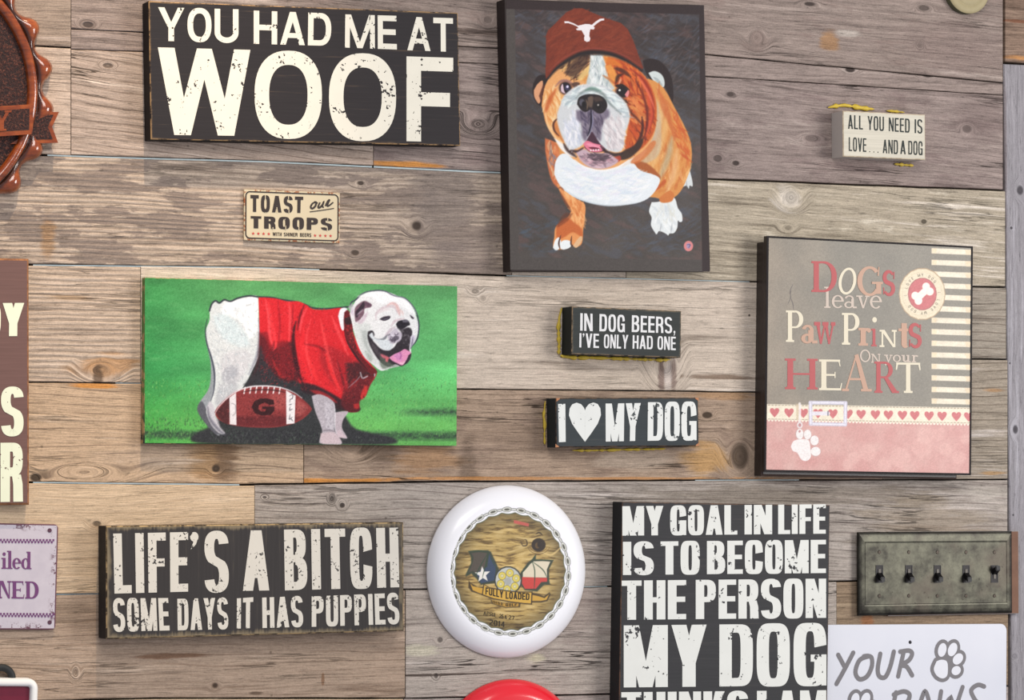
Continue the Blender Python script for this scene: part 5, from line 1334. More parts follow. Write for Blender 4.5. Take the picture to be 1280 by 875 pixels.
# head
hd = [(806, 180), (818, 150), (836, 124), (866, 106), (900, 98), (930, 98), (962, 108), (984, 118), (1008, 126), (1030, 150), (1046, 186), (1056, 220), (1054, 250), (1046, 276), (1030, 300), (1028, 340), (1010, 364), (984, 372), (950, 380), (920, 388), (890, 366), (860, 340), (838, 300), (822, 250), (814, 215)]
A.poly(hd, (232, 232, 230), 1.4)
A.frame(420, 350, 7.29)
A.line([(130, 236), (140, 204), (180, 180), (220, 140), (270, 112), (330, 100), (400, 96), (460, 108), (510, 136), (560, 152), (610, 160), (650, 184), (700, 240), (732, 300), (752, 380), (754, 450), (744, 520), (720, 570), (690, 600), (680, 620)], 1.7, (66, 62, 84), 1.0, .9, taper=False)
A.poly([(200, 150), (300, 112), (430, 108), (520, 146), (620, 170), (700, 250), (720, 320), (600, 240), (500, 200), (400, 220), (330, 160)], (250, 250, 248), 5, .9)
A.poly([(110, 250), (150, 215), (160, 300), (150, 330)], (206, 190, 206), 3, .7)
A.poly([(165, 400), (240, 380), (320, 420), (300, 470), (300, 560), (340, 680), (420, 760), (470, 820), (400, 790), (280, 720), (220, 620), (180, 500)], (212, 216, 212), 4, .85)
A.poly([(230, 460), (280, 470), (290, 580), (330, 690), (280, 640), (240, 540)], (170, 176, 172), 4, .7); A.poly([(260, 640), (330, 700), (320, 740), (290, 720)], (150, 160, 150), 4, .6)
# ear
A.poly([(170, 350), (168, 270), (196, 225), (256, 190), (300, 206), (326, 226), (312, 250), (262, 262), (254, 310), (226, 352), (196, 380), (176, 380)], (128, 98, 110), 2)
A.poly([(178, 338), (176, 290), (210, 250), (246, 200), (262, 214), (252, 262), (212, 300), (196, 340)], (52, 40, 50), 2.2, .9); A.poly([(186, 380), (230, 356), (256, 316), (290, 290), (270, 350), (230, 400)], (206, 186, 196), 3, .8)
A.poly([(262, 200), (300, 208), (322, 228), (300, 246), (272, 234)], (96, 70, 86), 2.2, .8); A.line([(190, 320), (222, 290), (246, 268)], 2, (196, 176, 190), 1.5, .6)
# brow folds
for pts, w, c, al in (([(366, 360), (362, 320), (390, 280), (440, 250), (500, 240), (540, 260), (560, 300)], 3.4, (206, 186, 190), .7), ([(470, 230), (510, 212), (550, 232), (572, 290), (580, 320)], 4, (222, 180, 176), .8),
                      ([(400, 362), (440, 338), (490, 330)], 2.0, (150, 130, 140), .7), ([(398, 300), (440, 272), (490, 272)], 3, (226, 214, 214), .8), ([(560, 260), (600, 290), (610, 320)], 3, (226, 196, 190), .7),
                      ([(500, 420), (530, 380), (570, 362), (620, 350)], 3, (206, 186, 190), .8), ([(440, 540), (460, 500), (500, 450), (540, 430)], 3, (190, 170, 180), .7),
                      ([(380, 545), (430, 540), (470, 500)], 3.2, (110, 116, 122), .8), ([(300, 500), (320, 530), (380, 540)], 3, (120, 124, 128), .7), ([(470, 560), (500, 540), (540, 500)], 3, (100, 96, 110), .7)):
    A.line(pts, w, c, 2, al)
A.poly([(396, 356), (430, 338), (486, 328), (494, 344), (470, 364), (430, 372)], (60, 52, 62), 1.4); A.poly([(672, 318), (690, 328), (708, 344), (704, 356), (684, 346)], (70, 60, 70), 1.3)
A.poly([(420, 360), (450, 350), (480, 342), (470, 356), (440, 364)], (110, 104, 116), 1, .6)
# dark mouth, muzzle
A.poly([(290, 470), (330, 460), (350, 500), (330, 540), (360, 580), (400, 620), (450, 640), (520, 620), (560, 560), (590, 490), (640, 440), (690, 460), (686, 520), (672, 580), (668, 640), (680, 690), (672, 730), (640, 764), (590, 786), (540, 770), (480, 790), (430, 770), (380, 720), (340, 660), (305, 590), (286, 520)], (52, 46, 52), 2)
A.poly([(320, 560), (360, 600), (400, 660), (440, 700), (420, 720), (370, 680), (330, 620)], (96, 88, 92), 3, .6); A.poly([(400, 700), (450, 720), (520, 770), (560, 784), (480, 800), (430, 810), (400, 770)], (100, 112, 96), 4, .7)
A.poly([(300, 500), (330, 480), (350, 530), (400, 545), (460, 545), (500, 560), (520, 600), (490, 640), (440, 636), (400, 610), (376, 570), (320, 530)], (214, 220, 222), 2.2)
A.poly([(470, 520), (500, 470), (550, 440), (570, 470), (600, 480), (604, 520), (580, 556), (550, 570), (500, 580)], (196, 188, 198), 2.4)
A.brush([(480, 500), (560, 480), (590, 520), (540, 570), (490, 560)], 50, 2.6, 1.4, 20, [(70, 60, 76), (230, 226, 232), (120, 110, 126)], .6, 1, .8)
A.poly([(492, 552), (520, 520), (560, 508), (574, 530), (550, 552), (510, 566)], (76, 68, 82), 2, .7)
A.poly([(545, 404), (566, 376), (600, 366), (640, 362), (668, 384), (672, 410), (650, 420), (620, 440), (590, 450), (560, 436)], (42, 38, 46), 1.6)
A.poly([(600, 368), (640, 360), (662, 380), (640, 386), (612, 384)], (124, 120, 130), 1.8, .8); A.poly([(560, 440), (620, 440), (660, 430), (690, 460), (680, 560), (650, 600), (600, 560), (600, 490)], (62, 56, 62), 2.4, .85)
A.brush([(600, 440), (680, 450), (670, 600), (610, 600)], 60, 2.6, 1.3, 60, [(110, 104, 108), (40, 34, 40)], .5, 1, .7)
A.poly([(676, 520), (700, 500), (726, 520), (716, 566), (690, 600), (676, 620)], (210, 204, 216), 1.8); A.line([(700, 520), (694, 570), (684, 600)], 2, (110, 104, 122), 1.4, .7)
A.poly([(484, 706), (530, 676), (580, 656), (620, 630), (650, 640), (684, 664), (660, 690), (640, 730), (604, 776), (560, 760), (510, 734)], (226, 150, 186), 1.5)
A.poly([(520, 690), (580, 660), (600, 700), (590, 740), (560, 730)], (206, 140, 190), 3, .7); A.line([(580, 650), (592, 690), (580, 720)], 2, (170, 96, 150), 1.6, .8); A.poly([(560, 752), (604, 772), (630, 740), (600, 750)], (244, 196, 210), 2, .8)
A.poly([(656, 690), (684, 668), (682, 700), (664, 712)], (60, 48, 56), 1.4); A.line([(410, 680), (440, 700), (480, 712)], 4, (206, 110, 120), 2, .9); A.poly([(450, 712), (476, 706), (470, 746), (452, 738)], (214, 110, 116), 1.6, .9)
# football
A.frame(240, 360, 4.375)
A.poly([(124, 680), (140, 650), (190, 600), (240, 565), (300, 545), (370, 538), (440, 540), (500, 550), (560, 575), (610, 612), (650, 652), (652, 670), (620, 705), (570, 735), (500, 755), (420, 764), (300, 760), (200, 745), (140, 715)], (140, 58, 58), 1.8)
A.poly([(130, 680), (180, 620), (210, 600), (200, 740), (150, 715)], (74, 40, 42), 3, .85); A.poly([(250, 700), (500, 700), (600, 700), (500, 752), (300, 756), (220, 742)], (96, 38, 42), 5, .8)
A.poly([(430, 580), (510, 580), (515, 650), (450, 660)], (176, 88, 84), 7, .7); A.poly([(576, 610), (630, 650), (600, 690), (570, 700)], (176, 96, 92), 5, .7)
A.brush([(140, 670), (260, 580), (500, 570), (640, 660), (500, 745), (220, 735)], 500, 2.2, 1.2, 20, [(170, 84, 80), (90, 34, 38), (150, 60, 60), (60, 30, 34)], .35, 1.4, .6)
A.line([(124, 690), (150, 645), (200, 596), (250, 562), (310, 542), (370, 536), (440, 538), (500, 549), (560, 573), (600, 602)], 1.8, (228, 222, 224), 1.1, .9)
for k in range(7): A.line([(290+k*32, 540+abs(k-3)*1.5), (284+k*32, 572+abs(k-3)*1.5)], 1.6, (240, 236, 236), .9, .95, taper=False)
A.line([(270, 570), (330, 560), (400, 556), (470, 562), (510, 572)], 1.8, (70, 36, 38), 1.2, .8)
A.poly([(204, 600), (240, 572), (243, 750), (206, 745)], (226, 220, 220), 1.2, sm=False); A.poly([(514, 560), (566, 590), (560, 740), (516, 745)], (232, 228, 228), 1.2, sm=False)
A.line([(212, 630), (236, 640), (238, 680), (220, 700)], 1.2, (150, 146, 150), 1, .8)
for q in ([(534, 590), (550, 584), (548, 604), (536, 610), (535, 626)], [(530, 640), (546, 634)], [(536, 650), (534, 668), (548, 662)], [(536, 690), (532, 718), (548, 706)], [(540, 712), (552, 730)]): A.line(q, 1.1, (84, 80, 88), .9, .9)
A.poly([(326, 650), (340, 620), (372, 604), (410, 604), (446, 612), (450, 636), (424, 640), (396, 626), (366, 640), (362, 662), (380, 676), (400, 674), (404, 662), (384, 662), (384, 648), (450, 648), (450, 672), (430, 694), (380, 698), (342, 684)], (50, 24, 28), 1.2, .92, sm=False)
A.C = np.clip(A.C, 0, 1)**1.05
A.grain(.15, 1.0)
A.build('picture_print', print_mat('canvas_print', .6, .18, 2600, .2))
# ------------------------------------------------------------------ DOGS LEAVE PAW PRINTS plaque
p = Panel('framed_plaque', 'square dark-framed plaque reading Dogs leave Paw Prints on your Heart', 'plaque', (958.8, 294.3), (1215.9, 308.3), (1214, 593.6), (955.8, 589.8), .038)
fb = plain('black_brown_frame', C(40, 30, 28), .38, var=.2, spec=.5)
b0 = p.L(957, 305, .026); b1 = p.L(1205.5, 598, .024)
slab('frame_base', p.w-.020, p.h-.002, -p.gap, -.026, [fb, plain('frame_edge', C(74, 60, 54), .4)], p.root, bev=.003, cx=-.009, cz=-.008)
slab('frame_tray', p.w, p.h, -.0262, -.0370, [fb], p.root, bev=.0008)
border(p.w, p.h, .0012, .0030, -.0381, plain('frame_lip', C(30, 25, 25), .6, spec=.2), p.root, name='frame_lip')
A = Art(p, ((960.6, 296.4), (1214, 310), (1212.2, 591.6), (957.8, 587.8)), .72)
def hbg(x, y):
    n = fbm(x/30, y/30, 2, 3)
    a = np.stack([138+0*x, 132+0*x, 118+0*x], -1); b = np.stack([164+0*x, 148+0*x, 128+0*x], -1)
    k = np.clip(1.1-(x-958)/90-(.5-n)*.6, 0, 1)[..., None]*.55  # lighter brown left side: glare painted into the print
    return (a*(1-k)+b*k)*(.94+.12*n)[..., None]/255
A.fill(hbg)
A.frame(950, 300, 4.741)
pink = lambda x, y: np.stack([204+14*fbm(x/18, y/18, 4, 3), 148+34*fbm(x/18, y/18, 4, 3), 142+30*fbm(x/18, y/18, 4, 3)], -1)/255
A.poly([(10, 1060), (1290, 1080), (1290, 1400), (10, 1400)], pink, .8, sm=False)
for x, y, r in ((980, 1160, 50), (1060, 1150, 40), (960, 1230, 60), (640, 1260, 50), (560, 1290, 36), (830, 1290, 60), (740, 1330, 40), (1180, 1290, 40), (1100, 1240, 40), (520, 1330, 30), (1220, 1180, 30)):
    A.ell(x, y, r, r, (224, 184, 174), 4, .5)
# stripes
for k in range(14):
    y = 48+68.5*k; sl = 10-.28*k
    A.poly([(1018, y), (1262, y+sl), (1262, y+sl+31), (1018, y+31)], lambda x, y: np.stack([236+0*x, 226+0*x, 204+0*x], -1)/255*(.93+.1*fbm(x/9, y/4, 6, 2))[..., None], .8, sm=False)
    A.poly([(1020, y+1), (1050, y+2), (1046, y+30), (1020, y+30)], (232, 206, 166), 2, .5, sm=False); A.poly([(1215, y+sl), (1262, y+sl), (1262, y+sl+30), (1225, y+sl+30)], (230, 200, 160), 2, .5, sm=False)
A.poly([(1262-1, 0), (1275, 0), (1275, 1400), (1240, 1400)], (120, 118, 108), .8, .6, sm=False)
# badge
A.ell(962, 320, 139, 156, (178, 152, 118), 1); A.ell(962, 320, 134, 150, (226, 214, 186), 1); A.ell(962, 320, 118, 132, (206, 190, 160), 1, .6); A.ell(962, 320, 116, 130, (228, 216, 190), 1)
A.ell(963, 320, 86, 97, (160, 92, 88), 1); A.ell(963, 320, 82, 93, (200, 106, 108), 1)
bn = (242, 234, 222)
A.line([(935, 345), (990, 292)], 8.5, bn, 1, taper=False, sm=False)
for x, y in ((921, 330), (940, 360), (986, 276), (1008, 305)): A.ell(x, y, 23, 24, bn, 1)
# band with hearts
band = lambda x, y: np.stack([238+0*x, 228+0*x, 206+0*x], -1)/255*(.95+.08*fbm(x/7, y/7, 6, 2))[..., None]
def yb(x): return (x-50)*.0175
o3 = 663.7   # second crop of the photograph starts 140 px lower
A.frame(950, 440, 4.741)
A.poly([(10, 308), (1275, 330), (1275, 428), (10, 402)], band, .8, sm=False)
for x0 in range(50, 1250, 20):
    A.line([(x0, 314+yb(x0)), (x0+11, 314+yb(x0+11))], .9, (150, 134, 110), .6, .9, taper=False); A.line([(x0, 397+yb(x0)*1.15), (x0+11, 397+yb(x0+11)*1.15)], .9, (150, 134, 110), .6, .9, taper=False)
    A.ell(x0+4, 405+yb(x0)*1.25, 6, 6, (240, 232, 214), .8)
for hx in (87, 173, 258, 345, 433, 523, 600, 685, 762, 845, 918, 1003, 1080, 1165, 1238):
    hy = 359+yb(hx)*1.25
    A.poly([(hx+(q[0]-.5)*56, hy+(.5-q[1])*56) for q in HEART], (204, 112, 114), .8, sm=False)
A.poly([(216, 306), (236, 310), (236, 404), (216, 402)], (206, 186, 156), 1.4, .7, sm=False); A.poly([(284, 312), (298, 312), (298, 406), (284, 404)], (214, 196, 168), 1.4, .7, sm=False)
for a, b in (((300, 300), (508, 302)), ((508, 302), (506, 430)), ((506, 430), (302, 426)), ((302, 426), (300, 300))):
    A.line([a, b], 4.6, (206, 202, 212), .9, taper=False, sm=False); A.line([a, b], 1.2, (240, 238, 244), .8, .9, taper=False, sm=False)
A.line([(318, 364), (404, 364)], 5, (224, 220, 224), 1, taper=False, sm=False); A.line([(404, 352), (404, 376)], 1.4, (120, 116, 130), .8, taper=False, sm=False)
A.line([(236, 306), (238, 340), (236, 412)], 3, (236, 230, 226), 1, .85, taper=False)
A.ell(237, 433, 17, 20, (226, 218, 216), .8); A.ell(237, 433, 9, 11, (190, 140, 138), .8)
pw = (236, 230, 226)
for q in ((236, 487, 24, 33), (282, 490, 24, 31), (323, 525, 27, 31), (330, 590, 31, 29)): A.ell(*q, (176, 160, 156), 1.2, .7); A.ell(q[0]+1, q[1]-1, q[2]-2, q[3]-2, pw, .8)
A.poly([(184, 560), (200, 528), (240, 517), (288, 522), (300, 570), (302, 622), (278, 645), (246, 637), (222, 598), (196, 586)], pw, .9)
A.ell(236, 470, 7, 8, (196, 150, 148), .8)
A.frame(950, 300, 4.741)
for l in ([(195, 265), (180, 300), (182, 340), (165, 380)], [(182, 340), (196, 380), (200, 410)], [(186, 300), (176, 320)]): A.line(l, .9, (70, 60, 56), .8, .9)
A.C = np.clip(A.C, 0, 1)**1.22
A.grain(.12, 1.2)
A.build('plaque_print', print_mat('plaque_print', .4, .45, 0, .12), -.0374)
R_, CR, TN, PK = (plain('rose_print', C(184, 88, 88), .5, var=.08, scale=400), plain('ivory_print', C(228, 218, 192), .5, var=.05, scale=400),
                  plain('peach_print', C(196, 158, 134), .5, var=.08, scale=400), plain('pale_print', C(206, 190, 174), .5, var=.06, scale=400))
Q2 = lambda x, y: (950+x/4.741, 300+y/4.741)
Q3 = lambda x, y: (950+x/4.741, 440+y/4.741)
def sl(ch, x0, x1, yt, yb_, mat, Q, v=.17, t=.055, it=0.0, n1='lettering', **kw):
    polys, wd = layout(ch, lambda c: serif(c, v, t, **kw), .03)
    if it: polys = [[(a+(b-.5)*it, b) for a, b in q] for q in polys]
    k = (x1-x0)*.012
    flat(n1, place(p, polys, Q(x0, yt), Q(x1, yt+k), Q(x1, yb_+k), Q(x0, yb_), .0378), -.0378-.0003*(0 if mat != TN else .3), mat, p.root)
sl('D', 305, 462, 125, 308, R_, Q2, .19, .06); sl('O', 466, 570, 166, 320, CR, Q2, .17, .07, .18); sl('G', 576, 722, 158, 328, TN, Q2, .2, .07); sl('S', 728, 800, 180, 330, R_, Q2, .22, .07)
sl('leave', 378, 720, 284, 402, PK, Q2, .13, .06)
sl('P', 153, 262, 417, 604, CR, Q2, .18, .055); sl('a', 243, 337, 430, 612, TN, Q2, .2, .07, x=.60); sl('w', 326, 442, 405, 616, R_, Q2, .17, .09, x=.62)
sl('P', 485, 595, 432, 620, CR, Q2, .18, .055); sl('r', 580, 655, 450, 626, TN, Q2, .2, .07, x=.60); sl('N', 708, 808, 532, 634, CR, Q2, .16, .09)
polys = rect(.32, 0, .62, .60)+rect(.18, 0, .76, .06)+rect(.18, .54, .5, .60)
flat('lettering', place(p, polys, Q2(650, 455), Q2(705, 456), Q2(705, 631), Q2(650, 630), .0378), -.0378, R_, p.root)
xd, zd = p.L(*Q2(679, 473), .0378); flat('lettering', [[(xd+q[0], zd+q[1]) for q in dot(0, 0, .0045)[0]]], -.0378, CR, p.root)
sl('t', 820, 882, 460, 638, TN, Q2, .22, .08); sl('S', 882, 958, 492, 640, R_, Q2, .22, .08)
sl('O', 592, 654, 650, 722, PK, Q2, .15, .08); sl('N', 658, 712, 674, 727, PK, Q2, .15, .1); sl('your', 738, 935, 656, 722, PK, Q2, .15, .08)
sl('H', 148, 342, 38, 220, R_, Q3, .2, .06); sl('E', 350, 487, 44, 226, CR, Q3, .2, .06); sl('A', 485, 662, 14, 232, TN, Q3, .16, .06); sl('R', 678, 818, 56, 242, R_, Q3, .19, .06); sl('T', 804, 952, 62, 242, CR, Q3, .17, .06)
bt = plain('badge_text', C(176, 168, 150), .5)
def circle_text(text, cx, cy, rx, ry, hgt, Q, a0, per, mat, depth):
    polys = []
    for i, ch in enumerate(text):
        if ch == ' ': continue
        w, gl = sans(ch, .22, .13, 2.6); a = math.radians(a0+per*i)
        for q in gl:
            r_ = []
            for u, v_ in q:
                px = cx+(rx+(v_-.5)*hgt)*math.sin(a)+(u-w/2)*hgt*.62*math.cos(a); py = cy-(ry+(v_-.5)*hgt)*math.cos(a)+(u-w/2)*hgt*.62*math.sin(a)
                r_.append(p.L(*Q(px, py), depth))
            polys.append(r_)
    flat('badge_lettering', polys, -depth, mat, p.root)
circle_text('I LOVE MY DOG  I LOVE MY DOG  ', 962, 320, 100, 113, 17, Q2, -95, 12, bt, .0378)

# ------------------------------------------------------------------ flying discs and the round wooden plaque
def lathe(name, prof, mat, parent, seg=96, mi=None):
    V, Fc = [(0, prof[0][1], 0)], []
    for r, y in prof[1:]:
        for i in range(seg):
            a = 2*math.pi*i/seg; V.append((r*math.cos(a), y, r*math.sin(a)))
    for i in range(seg): Fc.append((0, 1+i, 1+(i+1) % seg))
    for k in range(len(prof)-2):
        b = 1+k*seg
        for i in range(seg): Fc.append((b+i, b+seg+i, b+seg+(i+1) % seg, b+(i+1) % seg))
    return mesh(name, V, Fc, mat, parent, smooth=True)
def disc_panel(name, label, cx, cy, depth):
    return Panel(name, label, 'flying disc', (cx-50, cy-50), (cx+50, cy-50), (cx+50, cy+50), (cx-50, cy+50), depth)
def disc_body(p, R, mat, d=.0245):
    k = R/.1355
    prof = [(0, -d), (.050*k, -d), (.1060*k, -d), (.1085*k, -d*.985), (.1135*k, -d*.93), (.119*k, -d*.82), (.126*k, -d*.62), (.1315*k, -d*.38), (.1348*k, -d*.16), (.1355*k, -.0012), (.1345*k, -.0005), (.128*k, -.0008), (.126*k, -.010), (.10*k, -d+.003)]
    return lathe('disc_body', prof, mat, p.root)
p = disc_panel('flying_disc', 'white flying disc with a chain ring, wood print and FULLY LOADED banner', 640.0, 714.8, .0245)
p.root.rotation_euler = (0, 0, 0); p.roll = 0
wd_ = NT('white_plastic'); v, s = wd_.obj(); wdm = wd_.fin(C(250, 250, 252), .28, 0, .5, .2)
wd_.b.inputs['Subsurface Weight'].default_value = 0.0
disc_body(p, .1368, wdm)
A = Art(p, ((551, 624), (726, 627), (726, 805), (551, 805)), .62)
A.fill((250, 250, 252))
cxp, cyp = 637.2, 714.6
A.frame(560, 640, 5.833)
cc = (cxp-560)*5.833, (cyp-640)*5.833
RX, RY = 406, 430
edge = []
for i in range(26*8):
    a = 2*math.pi*i/(26*8); k = 1-.030*abs(math.sin(13*a+.3))**1.0
    edge.append((cc[0]+RX*k*math.cos(a), cc[1]+RY*k*math.sin(a)))
A.poly([(cc[0]+(x-cc[0])*1.015, cc[1]+(y-cc[1])*1.015) for x, y in edge], (70, 78, 50), 1.2, .9, sm=False)
def dw(x, y):
    k = (x-665)/22.; m = (y-681)/16.; q = np.exp(-(k*k+m*m))
    yy = y+6*q*np.sign(y-681)+5*fbm(x/30, y/30, 4, 2)
    n = fbm(x/13, yy/1.9, 6, 4); b = fbm(x/40, yy/8, 3, 3)
    c = np.array([188, 158, 92])*(1-0)+0*n[..., None]
    lt = np.array([222, 196, 136]); dk = np.array([92, 70, 36])
    a = np.clip((n-.5)*4, 0, 1)[..., None]; d = np.clip((.46-n)*5, 0, 1)[..., None]
    c = c*(1-a*.7)+lt*a*.7; c = c*(1-d*.8)+dk*d*.8
    r = np.sqrt(((x-cxp)/70)**2+((y-cyp)/74)**2); e = np.clip((r-.72)*2.6, 0, .6)[..., None]
    return c*(.88+.26*b)[..., None]*(1-e*.55)/255
A.poly(edge, dw, .9, sm=False)
A.ell(660, 240, 52, 50, (44, 32, 20), 1.4); A.ell(652, 244, 18, 22, (110, 84, 44), 1.2, .8); A.ell(664, 238, 14, 20, (40, 28, 18), 1.2)
for r in (66, 82): A.line([(660+r*math.cos(t_), 240+r*.8*math.sin(t_)) for t_ in [math.pi*(.1+.1*k) for k in range(9)]], 1, (96, 70, 36), .8, .8)
A.line([(530, 215), (545, 245), (575, 240), (570, 205), (548, 205)], 1.6, (60, 44, 26), .8, .9); A.line([(700, 300), (760, 310), (830, 250)], 2.4, (226, 196, 130), 1.6, .8); A.line([(640, 160), (665, 150), (690, 170)], 1.6, (50, 36, 22), .8)
A.poly([(480, 58), (590, 84), (588, 106), (480, 82)], (196, 92, 80), .9, sm=False)
# wings
gk = (52, 62, 48)
A.poly([(148, 285), (215, 278), (290, 278), (312, 290), (350, 370), (372, 420), (340, 520), (240, 530), (210, 490), (170, 450), (130, 470), (128, 455), (168, 370), (166, 330)], gk, 2, .95, sm=False)
A.poly([(170, 300), (230, 292), (285, 300), (270, 400), (215, 450), (180, 430), (150, 440), (180, 370), (186, 330)], (84, 76, 66), 1, sm=False)
A.poly([(240, 420), (285, 400), (300, 300), (350, 390), (340, 500), (240, 520), (205, 450)], (56, 72, 96), 1.4, sm=False)
st_ = []
for i in range(10):
    a = math.radians(-90+36*i-4); k = 1 if i % 2 == 0 else .42; st_.append((252+58*k*math.cos(a), 456+60*k*math.sin(a)))
A.poly(st_, (236, 232, 222), .8, sm=False)
for l in ([(296, 300), (270, 400), (250, 480)], [(300, 310), (350, 410)], [(148, 288), (215, 282), (296, 290)], [(296, 290), (232, 400), (200, 470)]): A.line(l, 1.2, (44, 70, 50), .8, .9)
A.poly([(530, 440), (580, 370), (612, 345), (640, 310), (640, 345), (700, 350), (770, 350), (735, 420), (738, 500), (745, 530), (700, 530), (650, 580), (560, 570), (520, 520)], gk, 2, .95, sm=False)
A.poly([(545, 440), (590, 385), (625, 360), (690, 358), (745, 362), (720, 420), (722, 478), (545, 476)], (226, 214, 186), 1, sm=False)
A.poly([(540, 474), (722, 480), (722, 508), (680, 510), (640, 560), (560, 560), (538, 520)], (204, 66, 58), 1, sm=False)
for l in ([(612, 360), (560, 420), (530, 450)], [(612, 360), (632, 430), (628, 560)], [(612, 360), (690, 420), (722, 480)], [(640, 312), (614, 352)], [(615, 350), (690, 350), (765, 352)]): A.line(l, 1.3, (44, 70, 50), .8, .9)
# cylinder with six rounds
A.ell(438, 498, 102, 104, (54, 56, 48), 1); A.ell(438, 498, 92, 94, (196, 198, 188), 1); A.ell(436, 505, 26, 28, (170, 172, 166), 1)
for k in range(6):
    a = math.radians(-80+60*k); x, y = 440+60*math.cos(a), 504+60*math.sin(a)
    A.ell(x, y, 29, 30, (120, 104, 40), 1); A.ell(x, y, 26, 27, (226, 206, 90), .9); A.ell(x, y, 14, 15, (200, 190, 130), .8); A.ell(x, y, 6, 6, (230, 224, 190), .7)
# banner
A.poly([(150, 500), (170, 520), (215, 545), (240, 545), (262, 545), (262, 610), (225, 598), (170, 580), (148, 550)], (60, 46, 24), 1.6, .9, sm=False)
A.poly([(162, 520), (180, 540), (225, 550), (262, 556), (262, 602), (225, 590), (180, 570)], (206, 160, 62), 1, sm=False)
A.poly([(606, 590), (660, 600), (700, 615), (740, 585), (748, 600), (724, 650), (680, 660), (610, 660)], (60, 46, 24), 1.6, .9, sm=False)
A.poly([(612, 604), (660, 614), (704, 628), (736, 600), (718, 640), (676, 648), (612, 648)], (206, 160, 62), 1, sm=False)
A.poly([(310, 640), (420, 665), (530, 660), (524, 695), (420, 700), (320, 670)], (70, 54, 26), 2, .9, sm=False); A.poly([(320, 642), (420, 668), (516, 664), (512, 688), (420, 692), (330, 666)], (190, 146, 58), 1, sm=False)
A.poly([(258, 524), (300, 548), (420, 570), (520, 580), (616, 580), (612, 675), (560, 672), (460, 660), (330, 636), (246, 606)], (56, 42, 22), 1.4, sm=False)
A.poly([(264, 532), (300, 556), (420, 578), (520, 588), (608, 587), (604, 667), (560, 664), (460, 652), (330, 628), (254, 600)], (214, 170, 70), .9, sm=False)
# chain
for k in range(26):
    a = 2*math.pi*(k+.3)/26; r1 = 1.056; x, y = cc[0]+RX*r1*math.cos(a), cc[1]+RY*r1*math.sin(a); rot = math.degrees(math.atan2(RY*math.cos(a), -RX*math.sin(a)))
    A.ell(x, y, 37, 20, (70, 72, 66), .7, 1, rot); A.ell(x, y, 34, 17, (216, 216, 206), .7, 1, rot); A.ell(x, y, 21, 8, (92, 92, 80), .7, 1, rot)
    a2 = 2*math.pi*(k+.8)/26; x, y = cc[0]+RX*r1*math.cos(a2), cc[1]+RY*r1*math.sin(a2); rot = math.degrees(math.atan2(RY*math.cos(a2), -RX*math.sin(a2)))
    A.ell(x, y, 27, 10, (74, 76, 70), .7, 1, rot); A.ell(x, y, 24, 6, (222, 222, 214), .7, 1, rot)
A.grain(.03)
rr = np.sqrt(A.X**2+A.Z**2)
o = A.build('disc_print', print_mat('disc_print', .3, .5, 0, .05), -.0245-.0003)
bmx = bmesh.new(); bmx.from_mesh(o.data)
bmesh.ops.delete(bmx, geom=[f for f in bmx.faces if (f.calc_center_median().x**2+f.calc_center_median().z**2) > .1046**2], context='FACES')
bmx.to_mesh(o.data); bmx.free()
bkm = plain('black_print', C(48, 40, 28), .5)
D5 = lambda x, y: (560+x/5.833, 640+y/5.833)
def dwrite(tx, TL, TR, BR, BL, m, **k): write(p, tx, D5(*TL), D5(*TR), D5(*BR), D5(*BL), m, lift=.0006, **k)
dwrite('FULLY', (274, 548), (402, 576), (402, 628), (272, 600), bkm, v=.32, h=.16, space=.2); dwrite('LOADED', (420, 580), (594, 592), (592, 642), (420, 632), bkm, v=.32, h=.16, space=.2)
dwrite('DISC', (328, 648), (400, 664), (400, 680), (332, 664), bkm, v=.3, h=.2, space=.3); dwrite('GOLF', (420, 668), (502, 668), (500, 686), (420, 686), bkm, v=.3, h=.2, space=.3)
dwrite('APRIL', (258, 722), (356, 738), (352, 768), (258, 750), bkm, v=.22, h=.12, space=.25); dwrite('26', (374, 742), (406, 746), (404, 778), (374, 774), bkm, v=.26, h=.14, space=.2)
dwrite('&', (412, 752), (430, 754), (430, 780), (412, 778), bkm, v=.26, h=.14); dwrite('27', (442, 752), (484, 758), (482, 788), (442, 782), bkm, v=.26, h=.14, space=.2); dwrite('2014', (302, 782), (412, 800), (410, 840), (300, 822), bkm, v=.28, h=.14, space=.25)

p = disc_panel('flying_disc', 'glossy red flying disc cut by the bottom edge, below the white disc', 644.5, 948, .0245)
p.roll = 0; p.root.rotation_euler = (0, 0, 0)
rd_ = NT('red_plastic'); v, s = rd_.obj(); rdm = rd_.fin(C(238, 36, 50), .22, 0, .5, .5)
disc_body(p, .1235, rdm)
lathe('raised_ring', [(0, -.0247), (.080, -.0247), (.0815, -.0256), (.0835, -.0256), (.085, -.0247)], rdm, p.root)

p = disc_panel('round_plaque', 'small round tan wooden plaque cut by the top edge', 1211.5, -13.5, .016); tag(p.root, cat='plaque')
p.roll = 0; p.root.rotation_euler = (0, 0, 0)
lathe('plate', [(0, -.0150), (.012, -.0150), (.0128, -.0143), (.0135, -.0150), (.027, -.0152), (.0278, -.0144), (.0286, -.0152), (.036, -.0150), (.0395, -.0140), (.041, -.0125)], plain('tan_wood', C(164, 152, 116), .6, var=.12, scale=90), p.root)
lathe('rim', [(0, -.0120), (.0405, -.0120), (.0412, -.0100), (.0412, -.0005)], plain('green_rim', C(84, 84, 62), .6), p.root)

